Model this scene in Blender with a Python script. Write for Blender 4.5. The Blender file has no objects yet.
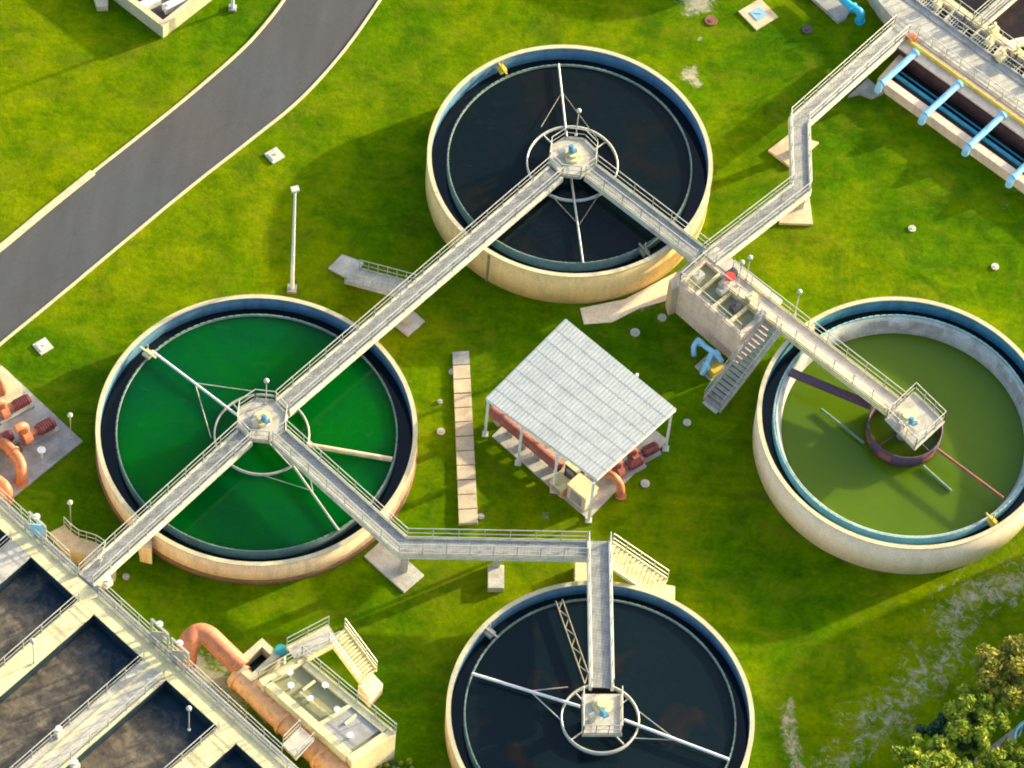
import bpy, math, random
from mathutils import Vector, Matrix, noise
R = math.radians
random.seed(7)
scene = bpy.context.scene
COL = scene.collection

# ------------------------------------------------------------------ camera
F_PX, TILT, ROLL = 4506.7, R(33.211), R(6.056)
DIST = F_PX / 16.0
vd = Vector((0, math.sin(TILT), -math.cos(TILT)))
r0 = Vector((1, 0, 0)); u0 = r0.cross(vd)
cr, sr = math.cos(ROLL), math.sin(ROLL)
RT = cr * r0 + sr * u0; UP = -sr * r0 + cr * u0
CAM = -vd * DIST
cd = bpy.data.cameras.new('camera'); cam = bpy.data.objects.new('camera', cd); COL.objects.link(cam)
m = Matrix((RT, UP, -vd)).transposed().to_4x4(); m.translation = CAM
cam.matrix_world = m
cd.sensor_width = 36; cd.lens = F_PX / 1024 * 36; cd.clip_start = 1; cd.clip_end = 6000
scene.camera = cam

# ------------------------------------------------------------------ light
SUN_EL, SUN_AZ = R(15.0), R(32.4)          # azimuth counted from +X towards +Y
w = bpy.data.worlds.new('World'); scene.world = w; w.use_nodes = True
nt = w.node_tree; bg = nt.nodes['Background']
sky = nt.nodes.new('ShaderNodeTexSky'); sky.sky_type = 'NISHITA'; sky.sun_disc = False
sky.sun_elevation = SUN_EL; sky.sun_rotation = R(90) - SUN_AZ
sky.dust_density = 4.0; sky.air_density = 1.0
nt.links.new(sky.outputs[0], bg.inputs[0]); bg.inputs[1].default_value = 0.15
sd = bpy.data.lights.new('sun', 'SUN'); sd.energy = 3.5; sd.angle = R(1.2); sd.color = (1.0, 0.87, 0.56)
so = bpy.data.objects.new('sun', sd); COL.objects.link(so)
sv = Vector((math.cos(SUN_EL) * math.cos(SUN_AZ), math.cos(SUN_EL) * math.sin(SUN_AZ), math.sin(SUN_EL)))
so.rotation_euler = sv.to_track_quat('Z', 'Y').to_euler(); so.location = (60, 40, 40)
vs = scene.view_settings; vs.view_transform = 'Standard'; vs.look = 'None'; vs.gamma = 1; vs.use_curve_mapping = False
vs.exposure = 1.62
scene.cycles.filter_width = 1.9

# ------------------------------------------------------------------ helpers
def W(px, py, z=0.0):
    """point of the site that the surveyed photo position (px, py) shows at height z"""
    v = RT * ((px - 512) / F_PX) + UP * (-(py - 384) / F_PX) + vd
    k = (z - CAM.z) / v.z
    return CAM + v * k
def Ws(l, z=0.0): return [W(a, b, z) for a, b in l]

class MB:
    def __init__(s): s.v = []; s.f = []; s.sm = []
    def add(s, vs_, fs, smooth=False):
        o = len(s.v); s.v += [Vector(a) for a in vs_]
        for f in fs: s.f.append([i + o for i in f]); s.sm.append(smooth)
        return s
    def prism(s, poly, z0, z1):
        P = [Vector((p[0], p[1], 0)) for p in poly]; n = len(P)
        A = sum(P[i].x * P[(i + 1) % n].y - P[(i + 1) % n].x * P[i].y for i in range(n))
        if A < 0: P.reverse()
        vv = [(p.x, p.y, z0) for p in P] + [(p.x, p.y, z1) for p in P]
        fs = [list(range(n - 1, -1, -1)), list(range(n, 2 * n))] + [[i, (i + 1) % n, (i + 1) % n + n, i + n] for i in range(n)]
        return s.add(vv, fs)
    def box(s, c, size, rz=0.0, M=None):
        hx, hy, hz = size[0] / 2, size[1] / 2, size[2] / 2
        Q = M if M is not None else Matrix.Rotation(rz, 3, 'Z')
        c = Vector(c)
        vv = [c + Q @ Vector((x * hx, y * hy, z * hz)) for z in (-1, 1) for x, y in ((-1, -1), (1, -1), (1, 1), (-1, 1))]
        return s.add(vv, [[3, 2, 1, 0], [4, 5, 6, 7], [0, 1, 5, 4], [1, 2, 6, 5], [2, 3, 7, 6], [3, 0, 4, 7]])
    def bar(s, a, b, wd, ht):
        a, b = Vector(a), Vector(b); d = (b - a); L = d.length
        if L < 1e-6: return s
        d.normalize(); sx = d.cross(Vector((0, 0, 1)))
        if sx.length < 1e-3: sx = Vector((1, 0, 0))
        sx.normalize(); uz = sx.cross(d)
        return s.box((a + b) / 2, (wd, L, ht), M=Matrix((sx, d, uz)).transposed())
    def tube(s, path, r, n=8):
        P = [Vector(p) for p in path]; rings = []
        u = None
        for i, p in enumerate(P):
            t = (P[min(i + 1, len(P) - 1)] - P[max(i - 1, 0)]).normalized()
            if u is None:
                u = t.orthogonal().normalized()
            u = (u - t * u.dot(t)).normalized(); w_ = t.cross(u)
            rr = r[i] if isinstance(r, (list, tuple)) else r
            rings.append([p + rr * (math.cos(2 * math.pi * k / n) * u + math.sin(2 * math.pi * k / n) * w_) for k in range(n)])
        vv = [q for rg in rings for q in rg]; fs = []
        for i in range(len(P) - 1):
            for k in range(n):
                fs.append([i * n + k, i * n + (k + 1) % n, (i + 1) * n + (k + 1) % n, (i + 1) * n + k])
        s.add(vv, fs, n > 6)
        s.add(rings[0], [list(range(n - 1, -1, -1))]); s.add(rings[-1], [list(range(n))])
        return s
    def lathe(s, cx, cy, prof, n=128, smooth=False, closed=True, a0=0, a1=2 * math.pi):
        full = abs(a1 - a0 - 2 * math.pi) < 1e-6
        m_ = n if full else n + 1; k = len(prof); vv = []
        for i in range(m_):
            a = a0 + (a1 - a0) * i / n
            for (r, z) in prof: vv.append((cx + r * math.cos(a), cy + r * math.sin(a), z))
        fs = []
        for i in range(n):
            j = (i + 1) % m_
            for q in range(k if closed else k - 1):
                p2 = (q + 1) % k
                fs.append([i * k + q, j * k + q, j * k + p2, i * k + p2])
        if not full and closed:
            fs.append(list(range(k))); fs.append([(m_ - 1) * k + q for q in range(k - 1, -1, -1)])
        return s.add(vv, fs, smooth)
    def cyl(s, c, r, h, n=20, r2=None):
        c = Vector(c); return s.tube([c, c + Vector((0, 0, h))], [r, r if r2 is None else r2], n)
    def ball(s, c, r, n=10):
        c = Vector(c); vv = []; fs = []
        for i in range(1, n):
            for k in range(n):
                t = math.pi * i / n; a = 2 * math.pi * k / n
                vv.append(c + Vector((r * math.sin(t) * math.cos(a), r * math.sin(t) * math.sin(a), r * math.cos(t))))
        top, bot = len(vv), len(vv) + 1; vv += [c + Vector((0, 0, r)), c - Vector((0, 0, r))]
        for k in range(n):
            fs.append([top, k, (k + 1) % n]); fs.append([bot, (n - 2) * n + (k + 1) % n, (n - 2) * n + k])
        for i in range(n - 2):
            for k in range(n): fs.append([i * n + k, (i + 1) * n + k, (i + 1) * n + (k + 1) % n, i * n + (k + 1) % n])
        return s.add(vv, fs, True)
    def strip(s, lf, rt, zt, zb):
        n = len(lf); vv = []
        for a, b in zip(lf, rt):
            vv += [(a[0], a[1], a[2] + zt), (b[0], b[1], b[2] + zt), (b[0], b[1], b[2] + zb), (a[0], a[1], a[2] + zb)]
        fs = [[0, 1, 2, 3], [4 * n - 1, 4 * n - 2, 4 * n - 3, 4 * n - 4]]
        for i in range(n - 1):
            o = 4 * i
            fs += [[o, o + 4, o + 5, o + 1], [o + 1, o + 5, o + 6, o + 2], [o + 2, o + 6, o + 7, o + 3], [o + 3, o + 7, o + 4, o]]
        return s.add(vv, fs)
    def build(s, name, material, parent=None, bevel=0):
        off = Vector((0, 0, 0)); q = parent
        while q is not None: off += q.location; q = q.parent
        me = bpy.data.meshes.new(name)
        me.from_pydata([tuple(a - off) for a in s.v], [], s.f)
        me.polygons.foreach_set('use_smooth', s.sm)
        me.materials.append(material)
        import bmesh
        bm = bmesh.new(); bm.from_mesh(me); bmesh.ops.recalc_face_normals(bm, faces=bm.faces); bm.to_mesh(me); bm.free()
        me.update()
        o = bpy.data.objects.new(name, me); COL.objects.link(o); o.parent = parent
        if bevel:
            b = o.modifiers.new('edge', 'BEVEL'); b.width = bevel; b.segments = 2; b.limit_method = 'ANGLE'; b.angle_limit = R(40)
        return o

def tag(o, label=None, cat=None, group=None, kind=None):
    if label: o['label'] = label
    if cat: o['category'] = cat
    if group: o['group'] = group
    if kind: o['kind'] = kind
    return o
def empty(name, loc, label, cat, group=None):
    o = bpy.data.objects.new(name, None); COL.objects.link(o); o.location = Vector(loc); o.empty_display_size = .3
    return tag(o, label, cat, group)
def copy_tree(o, parent=None):
    c = o.copy(); COL.objects.link(c); c.parent = parent
    for ch in list(o.children): copy_tree(ch, c)
    return c
def place(proto, first, loc, label, rz=0.0):
    o = proto if first else copy_tree(proto)
    o.location = Vector(loc); o.rotation_euler.z = rz; o['label'] = label
    return o
def offset(P, d):
    """offset a polyline sideways (left of travel is positive)"""
    out = []; n = len(P)
    for i in range(n):
        ns = []
        if i > 0: e = (P[i] - P[i - 1]); ns.append(Vector((-e.y, e.x, 0)).normalized())
        if i < n - 1: e = (P[i + 1] - P[i]); ns.append(Vector((-e.y, e.x, 0)).normalized())
        q = sum(ns, Vector((0, 0, 0))).normalized(); q = q / max(.4, q.dot(ns[0]))
        out.append(P[i] + q * d)
    return out

# ------------------------------------------------------------------ materials
def new_mat(name):
    m_ = bpy.data.materials.new(name); m_.use_nodes = True
    return m_, m_.node_tree, m_.node_tree.nodes['Principled BSDF']
def N(t, typ, **kw):
    n = t.nodes.new(typ)
    for k, v in kw.items():
        if k in ('scale', 'detail', 'rough', 'dist'):
            n.inputs[{'scale': 'Scale', 'detail': 'Detail', 'rough': 'Roughness', 'dist': 'Distortion'}[k]].default_value = v
        else: setattr(n, k, v)
    return n
def coords(t, sc=(1, 1, 1), rot=(0, 0, 0)):
    g = t.nodes.new('ShaderNodeNewGeometry'); mp = t.nodes.new('ShaderNodeMapping')
    mp.inputs['Scale'].default_value = sc; mp.inputs['Rotation'].default_value = rot
    t.links.new(g.outputs['Position'], mp.inputs['Vector']); return mp.outputs[0]
def noise_n(t, vec, scale, detail=4, rough=.6, dist=0):
    n = N(t, 'ShaderNodeTexNoise', scale=scale, detail=detail, rough=rough, dist=dist); t.links.new(vec, n.inputs['Vector']); return n.outputs['Fac']
def ramp(t, fac, stops):
    r = t.nodes.new('ShaderNodeValToRGB'); e = r.color_ramp.elements
    while len(e) < len(stops): e.new(.5)
    for el, (p, c) in zip(e, stops): el.position = p; el.color = (*c, 1) if len(c) == 3 else c
    t.links.new(fac, r.inputs[0]); return r.outputs[0]
def mix(t, fac, a, b, mode='MIX'):
    n = t.nodes.new('ShaderNodeMix'); n.data_type = 'RGBA'; n.blend_type = mode
    for i, v in ((0, fac), (6, a), (7, b)):
        if isinstance(v, (int, float)): n.inputs[i].default_value = v
        elif isinstance(v, tuple): n.inputs[i].default_value = (*v, 1)
        else: t.links.new(v, n.inputs[i])
    return n.outputs[2]
def bump(t, bsdf, h, strength=.3, dist=.05):
    b = t.nodes.new('ShaderNodeBump'); b.inputs['Strength'].default_value = strength; b.inputs['Distance'].default_value = dist
    t.links.new(h, b.inputs['Height']); t.links.new(b.outputs[0], bsdf.inputs['Normal'])
def g3(c, k): return tuple(x * k for x in c)

def concrete(name, c, var=.25, stain=(.18, .15, .11), amount=.5, rough=.85, streak=False, scale=1.0):
    m_, t, b = new_mat(name)
    v = coords(t); v2 = coords(t, (1, 1, .12)) if streak else coords(t, (.6, .6, .6))
    base = ramp(t, noise_n(t, v, 1.3 * scale, 5), [(.3, g3(c, 1 - var)), (.7, g3(c, 1 + var * .5))])
    st = ramp(t, noise_n(t, v2, 1.6 * scale, 6, .65, .6), [(.48, (0, 0, 0)), (.72, (amount,) * 3)])
    fine = ramp(t, noise_n(t, v, 9 * scale, 3), [(.3, (.82,) * 3), (.7, (1.1,) * 3)])
    out = mix(t, 1.0, mix(t, st, base, stain), fine, 'MULTIPLY')
    t.links.new(out, b.inputs['Base Color']); b.inputs['Roughness'].default_value = rough
    bump(t, b, noise_n(t, v, 14, 4), .35, .02)
    return m_
def paint(name, c, rough=.5, metal=0.0, var=.15, rust=None, rust_amt=.0):
    m_, t, b = new_mat(name)
    v = coords(t)
    base = ramp(t, noise_n(t, v, 2.5, 5), [(.3, g3(c, 1 - var)), (.7, g3(c, 1 + var * .4))])
    if rust: base = mix(t, ramp(t, noise_n(t, v, 3.1, 6, .7), [(.52, (0, 0, 0)), (.66, (rust_amt,) * 3)]), base, rust)
    t.links.new(base, b.inputs['Base Color']); b.inputs['Roughness'].default_value = rough; b.inputs['Metallic'].default_value = metal
    return m_

M = {}
M['wall_a'] = concrete('ochre wall concrete', (.88, .62, .24), .10, (.52, .38, .18), .45, streak=True)
M['wall_b'] = concrete('peach wall concrete', (.95, .66, .38), .12, (.40, .28, .18), .4, streak=True)
M['wall_c'] = concrete('cream wall concrete', (.92, .74, .50), .08, (.60, .48, .34), .35, streak=True)
M['wall_d'] = concrete('tan wall concrete', (.80, .54, .22), .12, (.36, .26, .15), .4, streak=True)
M['cope'] = concrete('pale coping concrete', (.60, .52, .31), .18, (.45, .40, .28), .35)
M['inner'] = concrete('shade tinted inner concrete', (.07, .19, .29), .25, (.04, .08, .12), .6, streak=True)  # cream concrete with the sky blue of its shade painted into the colour
M['inner_c'] = concrete('deep shade tinted inner concrete', (.04, .19, .27), .25, (.02, .09, .10), .6, streak=True)  # olive tank's inner face, its blue shade put into the base colour
M['weir'] = concrete('algae weir', (.16, .24, .20), .3, (.07, .11, .08), .6)
M['weir_c'] = concrete('pale weir concrete', (.30, .52, .50), .2, (.16, .25, .22), .5)
M['launder_dark'] = concrete('wet launder', (.03, .045, .055), .3, (.02, .03, .02), .5, rough=.4)
M['cream'] = concrete('cream basin concrete', (.76, .67, .36), .18, (.38, .33, .22), .5)
M['tan'] = concrete('tan concrete', (.64, .50, .32), .2, (.34, .26, .18), .5)
M['pinkish'] = concrete('pink buff concrete', (.80, .62, .46), .15, (.38, .30, .23), .5, streak=True)
M['grey_c'] = concrete('grey concrete', (.36, .36, .34), .25, (.16, .15, .13), .55)
M['slab'] = concrete('pale slab', (.52, .49, .41), .25, (.26, .23, .18), .6)
M['dusty'] = concrete('dusty brown slab', (.36, .32, .28), .25, (.20, .17, .14), .6)
M['beam'] = concrete('pale beam', (.62, .61, .50), .2, (.33, .31, .25), .7)
M['galv'] = paint('galvanised steel', (.50, .50, .43), .45, .35, .2)
M['white_steel'] = paint('white steel', (.74, .75, .72), .45, 0, .12, (.35, .25, .16), .35)
M['blue_pipe'] = paint('pale blue pipe paint', (.32, .68, .90), .35, 0, .2, (.34, .38, .36), .55)
M['cyan_pipe'] = paint('cyan pipe paint', (.02, .34, .50), .35, 0, .25, (.01, .12, .25), .6)
M['bright_cyan'] = paint('bright cyan paint', (.03, .42, .66), .35, 0, .15)
M['pale_blue'] = paint('weathered pale blue', (.22, .46, .60), .6, 0, .2, (.45, .45, .38), .7)
M['motor_blue'] = paint('motor blue', (.06, .28, .46), .5, 0, .25, (.30, .30, .26), .6)
M['orange'] = paint('salmon orange pipe', (.54, .19, .08), .55, 0, .25, (.26, .10, .06), .8)
M['peach_pipe'] = paint('peach pipe', (.84, .45, .21), .55, 0, .2, (.42, .20, .11), .7)
M['dark_red'] = paint('dark red pump', (.22, .05, .05), .5, 0, .3, (.10, .03, .03), .6)
M['red'] = paint('red paint', (.60, .06, .04), .4)
M['rust'] = paint('rusty steel', (.30, .09, .06), .7, 0, .3, (.12, .06, .09), .7)
M['brown_truss'] = paint('brown truss', (.30, .26, .17), .7, 0, .3, (.14, .13, .10), .6)
M['purple'] = paint('dark purple paint', (.075, .045, .085), .7, 0, .3, (.22, .05, .05), .9)
M['moss'] = paint('moss covered steel', (.16, .26, .16), .7, 0, .3, (.10, .14, .08), .7)
M['yellow'] = paint('yellow paint', (.70, .50, .05), .5)
M['teal'] = paint('teal paint', (.03, .30, .30), .4)
M['dark'] = paint('dark equipment', (.05, .05, .06), .6, 0, .3)
M['lamp_glass'] = paint('pale lamp glass', (.52, .52, .45), .4)
M['soil'] = concrete('soil stained base', (.26, .13, .07), .3, (.12, .07, .04), .7)
M['lining_blue'] = concrete('navy shade lining', (.015, .040, .060), .3, (.02, .03, .03), .5, rough=.4)  # navy that paints the shade on the basin's inner wall faces
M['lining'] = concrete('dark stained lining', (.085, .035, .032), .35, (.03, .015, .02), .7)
M['trough'] = concrete('stained grey trough', (.42, .45, .44), .25, (.20, .20, .15), .8)
M['terracotta'] = concrete('terracotta cover', (.22, .09, .06), .3)

def roof_mat():
    m_, t, b = new_mat('white roof sheet')
    v = coords(t)
    base = ramp(t, noise_n(t, v, .9, 5, .7), [(.32, (.36, .385, .37)), (.5, (.43, .45, .43)), (.72, (.50, .515, .485))])
    fine = ramp(t, noise_n(t, coords(t, (1, 1, 1)), 4.5, 5, .75), [(.36, (.88,) * 3), (.6, (1.03,) * 3)])
    t.links.new(mix(t, 1.0, base, fine, 'MULTIPLY'), b.inputs['Base Color'])
    b.inputs['Roughness'].default_value = .55
    bump(t, b, noise_n(t, v, 6, 4), .3, .02); return m_
M['roof'] = roof_mat()
def deck_mat():
    m_, t, b = new_mat('grating')
    v = coords(t)
    base = ramp(t, noise_n(t, v, 2.2, 5, .7), [(.3, (.17, .18, .18)), (.7, (.36, .36, .33))])
    ck = t.nodes.new('ShaderNodeTexChecker'); ck.inputs['Scale'].default_value = 7.0
    t.links.new(coords(t, (1, 1, .01), (0, 0, R(48))), ck.inputs['Vector'])
    col = mix(t, 1.0, base, ramp(t, ck.outputs['Fac'], [(0, (.86,) * 3), (1, (1.05,) * 3)]), 'MULTIPLY')
    t.links.new(col, b.inputs['Base Color']); b.inputs['Roughness'].default_value = .6; b.inputs['Metallic'].default_value = .15
    return m_
M['deck'] = deck_mat()

def water_mat(name, deep, murk, patches=.5, rough=.06, scale=.22, lo=.5, hi=.7, wave=.02, spec=.5, sss=0, scum=None, scum_amt=.3):
    m_, t, b = new_mat(name)
    v = coords(t)
    f = ramp(t, noise_n(t, v, scale, 5, .6, .8), [(lo, (0, 0, 0)), (hi, (patches,) * 3)])
    col = mix(t, f, deep, murk)
    if scum:      # thin floating scum, drawn out into streaks
        g = ramp(t, noise_n(t, coords(t, (1, 2.6, 1), (0, 0, R(25))), .8, 8, .78, 1.6), [(.56, (0, 0, 0)), (.74, (scum_amt,) * 3)])
        col = mix(t, g, col, scum)
        sp = ramp(t, noise_n(t, v, 7, 3, .6), [(.70, (0, 0, 0)), (.76, (scum_amt * 1.5,) * 3)]); col = mix(t, sp, col, scum)
    t.links.new(col, b.inputs['Base Color'])
    b.inputs['Roughness'].default_value = rough; b.inputs['IOR'].default_value = 1.33; b.inputs['Specular IOR Level'].default_value = spec
    bump(t, b, noise_n(t, v, 3.0, 3), .25, wave)
    if sss:
        b.subsurface_method = 'BURLEY'; b.inputs['Subsurface Weight'].default_value = 1; b.inputs['Subsurface Radius'].default_value = (1, 1, 1); b.inputs['Subsurface Scale'].default_value = sss
    return m_
M['water_dark'] = water_mat('dark clarifier water', (.003, .008, .010), (.014, .010, .006), .6, spec=.28, scum=(.03, .035, .03), scum_amt=.4)
M['water_teal'] = water_mat('dark teal clarifier water', (.004, .011, .015), (.026, .016, .010), .8, scale=.26, lo=.58, hi=.72, spec=.3, scum=(.03, .035, .03), scum_amt=.4)
M['water_green'] = water_mat('emerald water', (.000, .092, .003), (.000, .052, .018), .9, scale=.12, lo=.35, hi=.7, spec=.2, rough=.12, sss=2.5, scum=(.02, .13, .04), scum_amt=.4)
M['water_olive'] = water_mat('olive green water', (.068, .128, .001), (.084, .142, .003), .8, scale=.15, lo=.4, hi=.7, rough=.25, sss=.6, scum=(.12, .15, .02), scum_amt=.35)
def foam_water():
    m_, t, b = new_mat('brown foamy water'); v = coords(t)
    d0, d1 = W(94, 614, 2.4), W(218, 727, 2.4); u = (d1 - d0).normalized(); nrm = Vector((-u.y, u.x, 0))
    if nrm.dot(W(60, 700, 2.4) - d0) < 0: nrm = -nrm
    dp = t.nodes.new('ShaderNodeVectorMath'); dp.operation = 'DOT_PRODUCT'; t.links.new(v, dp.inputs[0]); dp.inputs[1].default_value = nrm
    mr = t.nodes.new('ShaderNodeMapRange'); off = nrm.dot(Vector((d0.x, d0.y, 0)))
    t.links.new(dp.outputs['Value'], mr.inputs[0]); mr.inputs[1].default_value = off + .8; mr.inputs[2].default_value = off + 4.5; mr.inputs[3].default_value = -.25; mr.inputs[4].default_value = .22  # foam thins to navy by the wall, painting in the wall's shadow
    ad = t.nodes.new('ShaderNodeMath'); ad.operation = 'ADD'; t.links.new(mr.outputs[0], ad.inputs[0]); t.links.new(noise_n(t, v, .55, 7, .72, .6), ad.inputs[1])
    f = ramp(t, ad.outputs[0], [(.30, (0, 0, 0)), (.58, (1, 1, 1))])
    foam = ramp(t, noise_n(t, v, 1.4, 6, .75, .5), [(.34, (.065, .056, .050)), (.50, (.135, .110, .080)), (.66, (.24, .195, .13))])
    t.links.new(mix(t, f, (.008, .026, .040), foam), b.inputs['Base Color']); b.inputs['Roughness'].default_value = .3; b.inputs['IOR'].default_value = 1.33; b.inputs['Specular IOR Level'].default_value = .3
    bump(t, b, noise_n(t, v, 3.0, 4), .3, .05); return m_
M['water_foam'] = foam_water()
M['water_brown'] = water_mat('dark brown channel water', (.020, .014, .012), (.055, .028, .02), .6, scale=.8, rough=.2, scum=(.07,.06,.05))
M['water_inlet'] = water_mat('navy water', (.006, .012, .018), (.012, .018, .024), .5)
M['water_box'] = water_mat('olive grey box water', (.26, .26, .14), (.36, .34, .20), .6, scale=.8, rough=.3)

# ------------------------------------------------------------------ lawn
def seg_dist(p, pts):
    best = 1e9
    for i in range(len(pts) - 1):
        a, b = pts[i], pts[i + 1]; ab = b - a; L = ab.length_squared
        k = max(0, min(1, (p - a).dot(ab) / L)) if L else 0
        best = min(best, (a + ab * k - p).length)
    return best
def V2(l, z=0): return [Vector((q.x, q.y)) for q in Ws(l, z)]
sand_tracks = [(V2([(1040, 575), (1000, 588), (962, 602), (950, 618)]), 2.1, .72), (V2([(950, 600), (958, 640), (945, 655)]), 1.1, .62),
               (V2([(955, 650), (930, 680), (880, 712), (862, 722)]), 2.2, .6), (V2([(925, 665), (905, 700), (880, 730), (840, 762)]), 2.2, .6),
               (V2([(790, 705), (788, 735), (798, 768)]), .7, .8), (V2([(800, 770), (760, 790)]), .8, .6), (V2([(960, 618), (990, 600), (1030, 592)]), 1.2, .6)]
sand_spots = [(V2([(x, y)])[0], r, k) for x, y, r, k in ((690, 74, .8, .8), (697, 82, .6, .7), (698, 2, 1.2, .9), (690, 8, .8, .7), (560, 600, .5, .5), (475, 460, .5, .4),
              (655, 294, .8, .8), (640, 300, .9, .7), (545, 515, .4, .6), (160, 620, .5, .4), (1005, 205, .4, .5), (310, 300, .3, .3), (700, 40, .3, .6), (205, 690, 2.0, .95), (222, 705, 2.0, .95), (193, 672, 1.6, .95))]
def ground_mesh():
    def axis(lo, hi, step):
        a = [-2500, -1200, -500, -220, -120, -80]; a = [q for q in a if q < lo - 5]
        x = lo
        while x <= hi + 1e-6: a.append(x); x += step
        return a + [q for q in (80, 120, 220, 500, 1200, 2500) if q > hi + 5]
    xs, ys = axis(-38, 38, .25), axis(-34, 34, .25)
    nx, ny = len(xs), len(ys)
    vv = []; bare = []
    for y in ys:
        for x in xs:
            p = Vector((x, y)); z = 0.0; k = 0.0
            if abs(x) < 39 and abs(y) < 35:
                z = .045 * noise.noise(Vector((x * .35, y * .35, 3)))
                if x > 10 or y < -15:
                    for pts, wd, s_ in sand_tracks:
                        d = seg_dist(p, pts); k = max(k, s_ * max(0, 1 - d / (wd * 1.5)))
                for c, r_, s_ in sand_spots:
                    d = (p - c).length
                    if d < r_ * 1.6: k = max(k, s_ * max(0, 1 - d / (r_ * 1.6)) * 1.4)
            vv.append((x, y, z)); bare.append(min(1, k))
    fs = [[j * nx + i, j * nx + i + 1, (j + 1) * nx + i + 1, (j + 1) * nx + i] for j in range(ny - 1) for i in range(nx - 1)]
    me = bpy.data.meshes.new('lawn'); me.from_pydata(vv, [], fs)
    at = me.attributes.new('bare', 'FLOAT', 'POINT'); at.data.foreach_set('value', bare)
    me.polygons.foreach_set('use_smooth', [True] * len(fs)); me.update()
    return me
def grass_mat():
    m_, t, b = new_mat('lawn grass')
    v = coords(t)
    big = noise_n(t, v, .06, 5, .6, .5)
    c1 = ramp(t, big, [(.30, (.032, .100, .001)), (.44, (.066, .142, .000)), (.60, (.128, .182, .000)), (.75, (.082, .158, .000))])
    med = ramp(t, noise_n(t, v, .5, 6, .7, .4), [(.30, (.52, .66, .8)), (.5, (1, 1, 1)), (.66, (1.42, 1.20, .9))])
    c2 = mix(t, 1.0, c1, med, 'MULTIPLY')
    swath = ramp(t, noise_n(t, coords(t, (.30, 1.6, 1), (0, 0, R(-28))), .7, 5, .65, .5), [(.34, (.78, .86, .9)), (.6, (1.1, 1.06, 1))])
    c2 = mix(t, .8, c2, swath, 'MULTIPLY')
    fine = ramp(t, noise_n(t, v, 3.4, 5, .75), [(.3, (.68, .74, .75)), (.52, (1.03, 1.03, 1)), (.72, (1.35, 1.32, 1.2))])
    c3 = mix(t, .85, c2, fine, 'MULTIPLY')
    weed = ramp(t, noise_n(t, v, .9, 6, .8), [(.60, (0, 0, 0)), (.72, (.35,) * 3)])
    c4 = mix(t, weed, c3, (.11, .12, .015))
    dry = ramp(t, noise_n(t, coords(t, (1, 1.7, 1), (0, 0, R(35))), .28, 7, .72, .9), [(.50, (0, 0, 0)), (.66, (.45,) * 3)])
    c4 = mix(t, dry, c4, (.165, .165, .008))
    dk = ramp(t, noise_n(t, v, .21, 6, .7, 1.2), [(.34, (.42,) * 3), (.47, (0, 0, 0))])
    c4 = mix(t, dk, c4, (.022, .070, .004))
    at = t.nodes.new('ShaderNodeAttribute'); at.attribute_name = 'bare'
    ma = t.nodes.new('ShaderNodeMath'); ma.operation = 'MULTIPLY_ADD'
    n2 = noise_n(t, v, 1.5, 7, .8, .8)
    t.links.new(n2, ma.inputs[0]); ma.inputs[1].default_value = 2.6; ma.inputs[2].default_value = -1.60
    ad = t.nodes.new('ShaderNodeMath'); ad.operation = 'ADD'; t.links.new(ma.outputs[0], ad.inputs[0]); t.links.new(at.outputs['Fac'], ad.inputs[1])
    mk = ramp(t, ad.outputs[0], [(.18, (0, 0, 0)), (.55, (.85,) * 3)])
    sand = ramp(t, noise_n(t, v, 2.5, 4), [(.3, (.26, .24, .16)), (.7, (.44, .41, .32))])
    t.links.new(mix(t, mk, c4, sand), b.inputs['Base Color'])
    b.inputs['Roughness'].default_value = .9; b.inputs['Specular IOR Level'].default_value = .02
    hh = t.nodes.new('ShaderNodeMath'); hh.operation = 'MULTIPLY_ADD'
    t.links.new(noise_n(t, v, 5.5, 5, .75), hh.inputs[0]); hh.inputs[1].default_value = .6; t.links.new(noise_n(t, v, 1.2, 3), hh.inputs[2])
    bump(t, b, hh.outputs[0], .45, .10)
    return m_
M['grass'] = grass_mat()
gm = ground_mesh(); gm.materials.append(M['grass'])
lawn = bpy.data.objects.new('lawn', gm); COL.objects.link(lawn)
tag(lawn, 'bright green mown grass around all the tanks', 'lawn', kind='structure')

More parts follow.
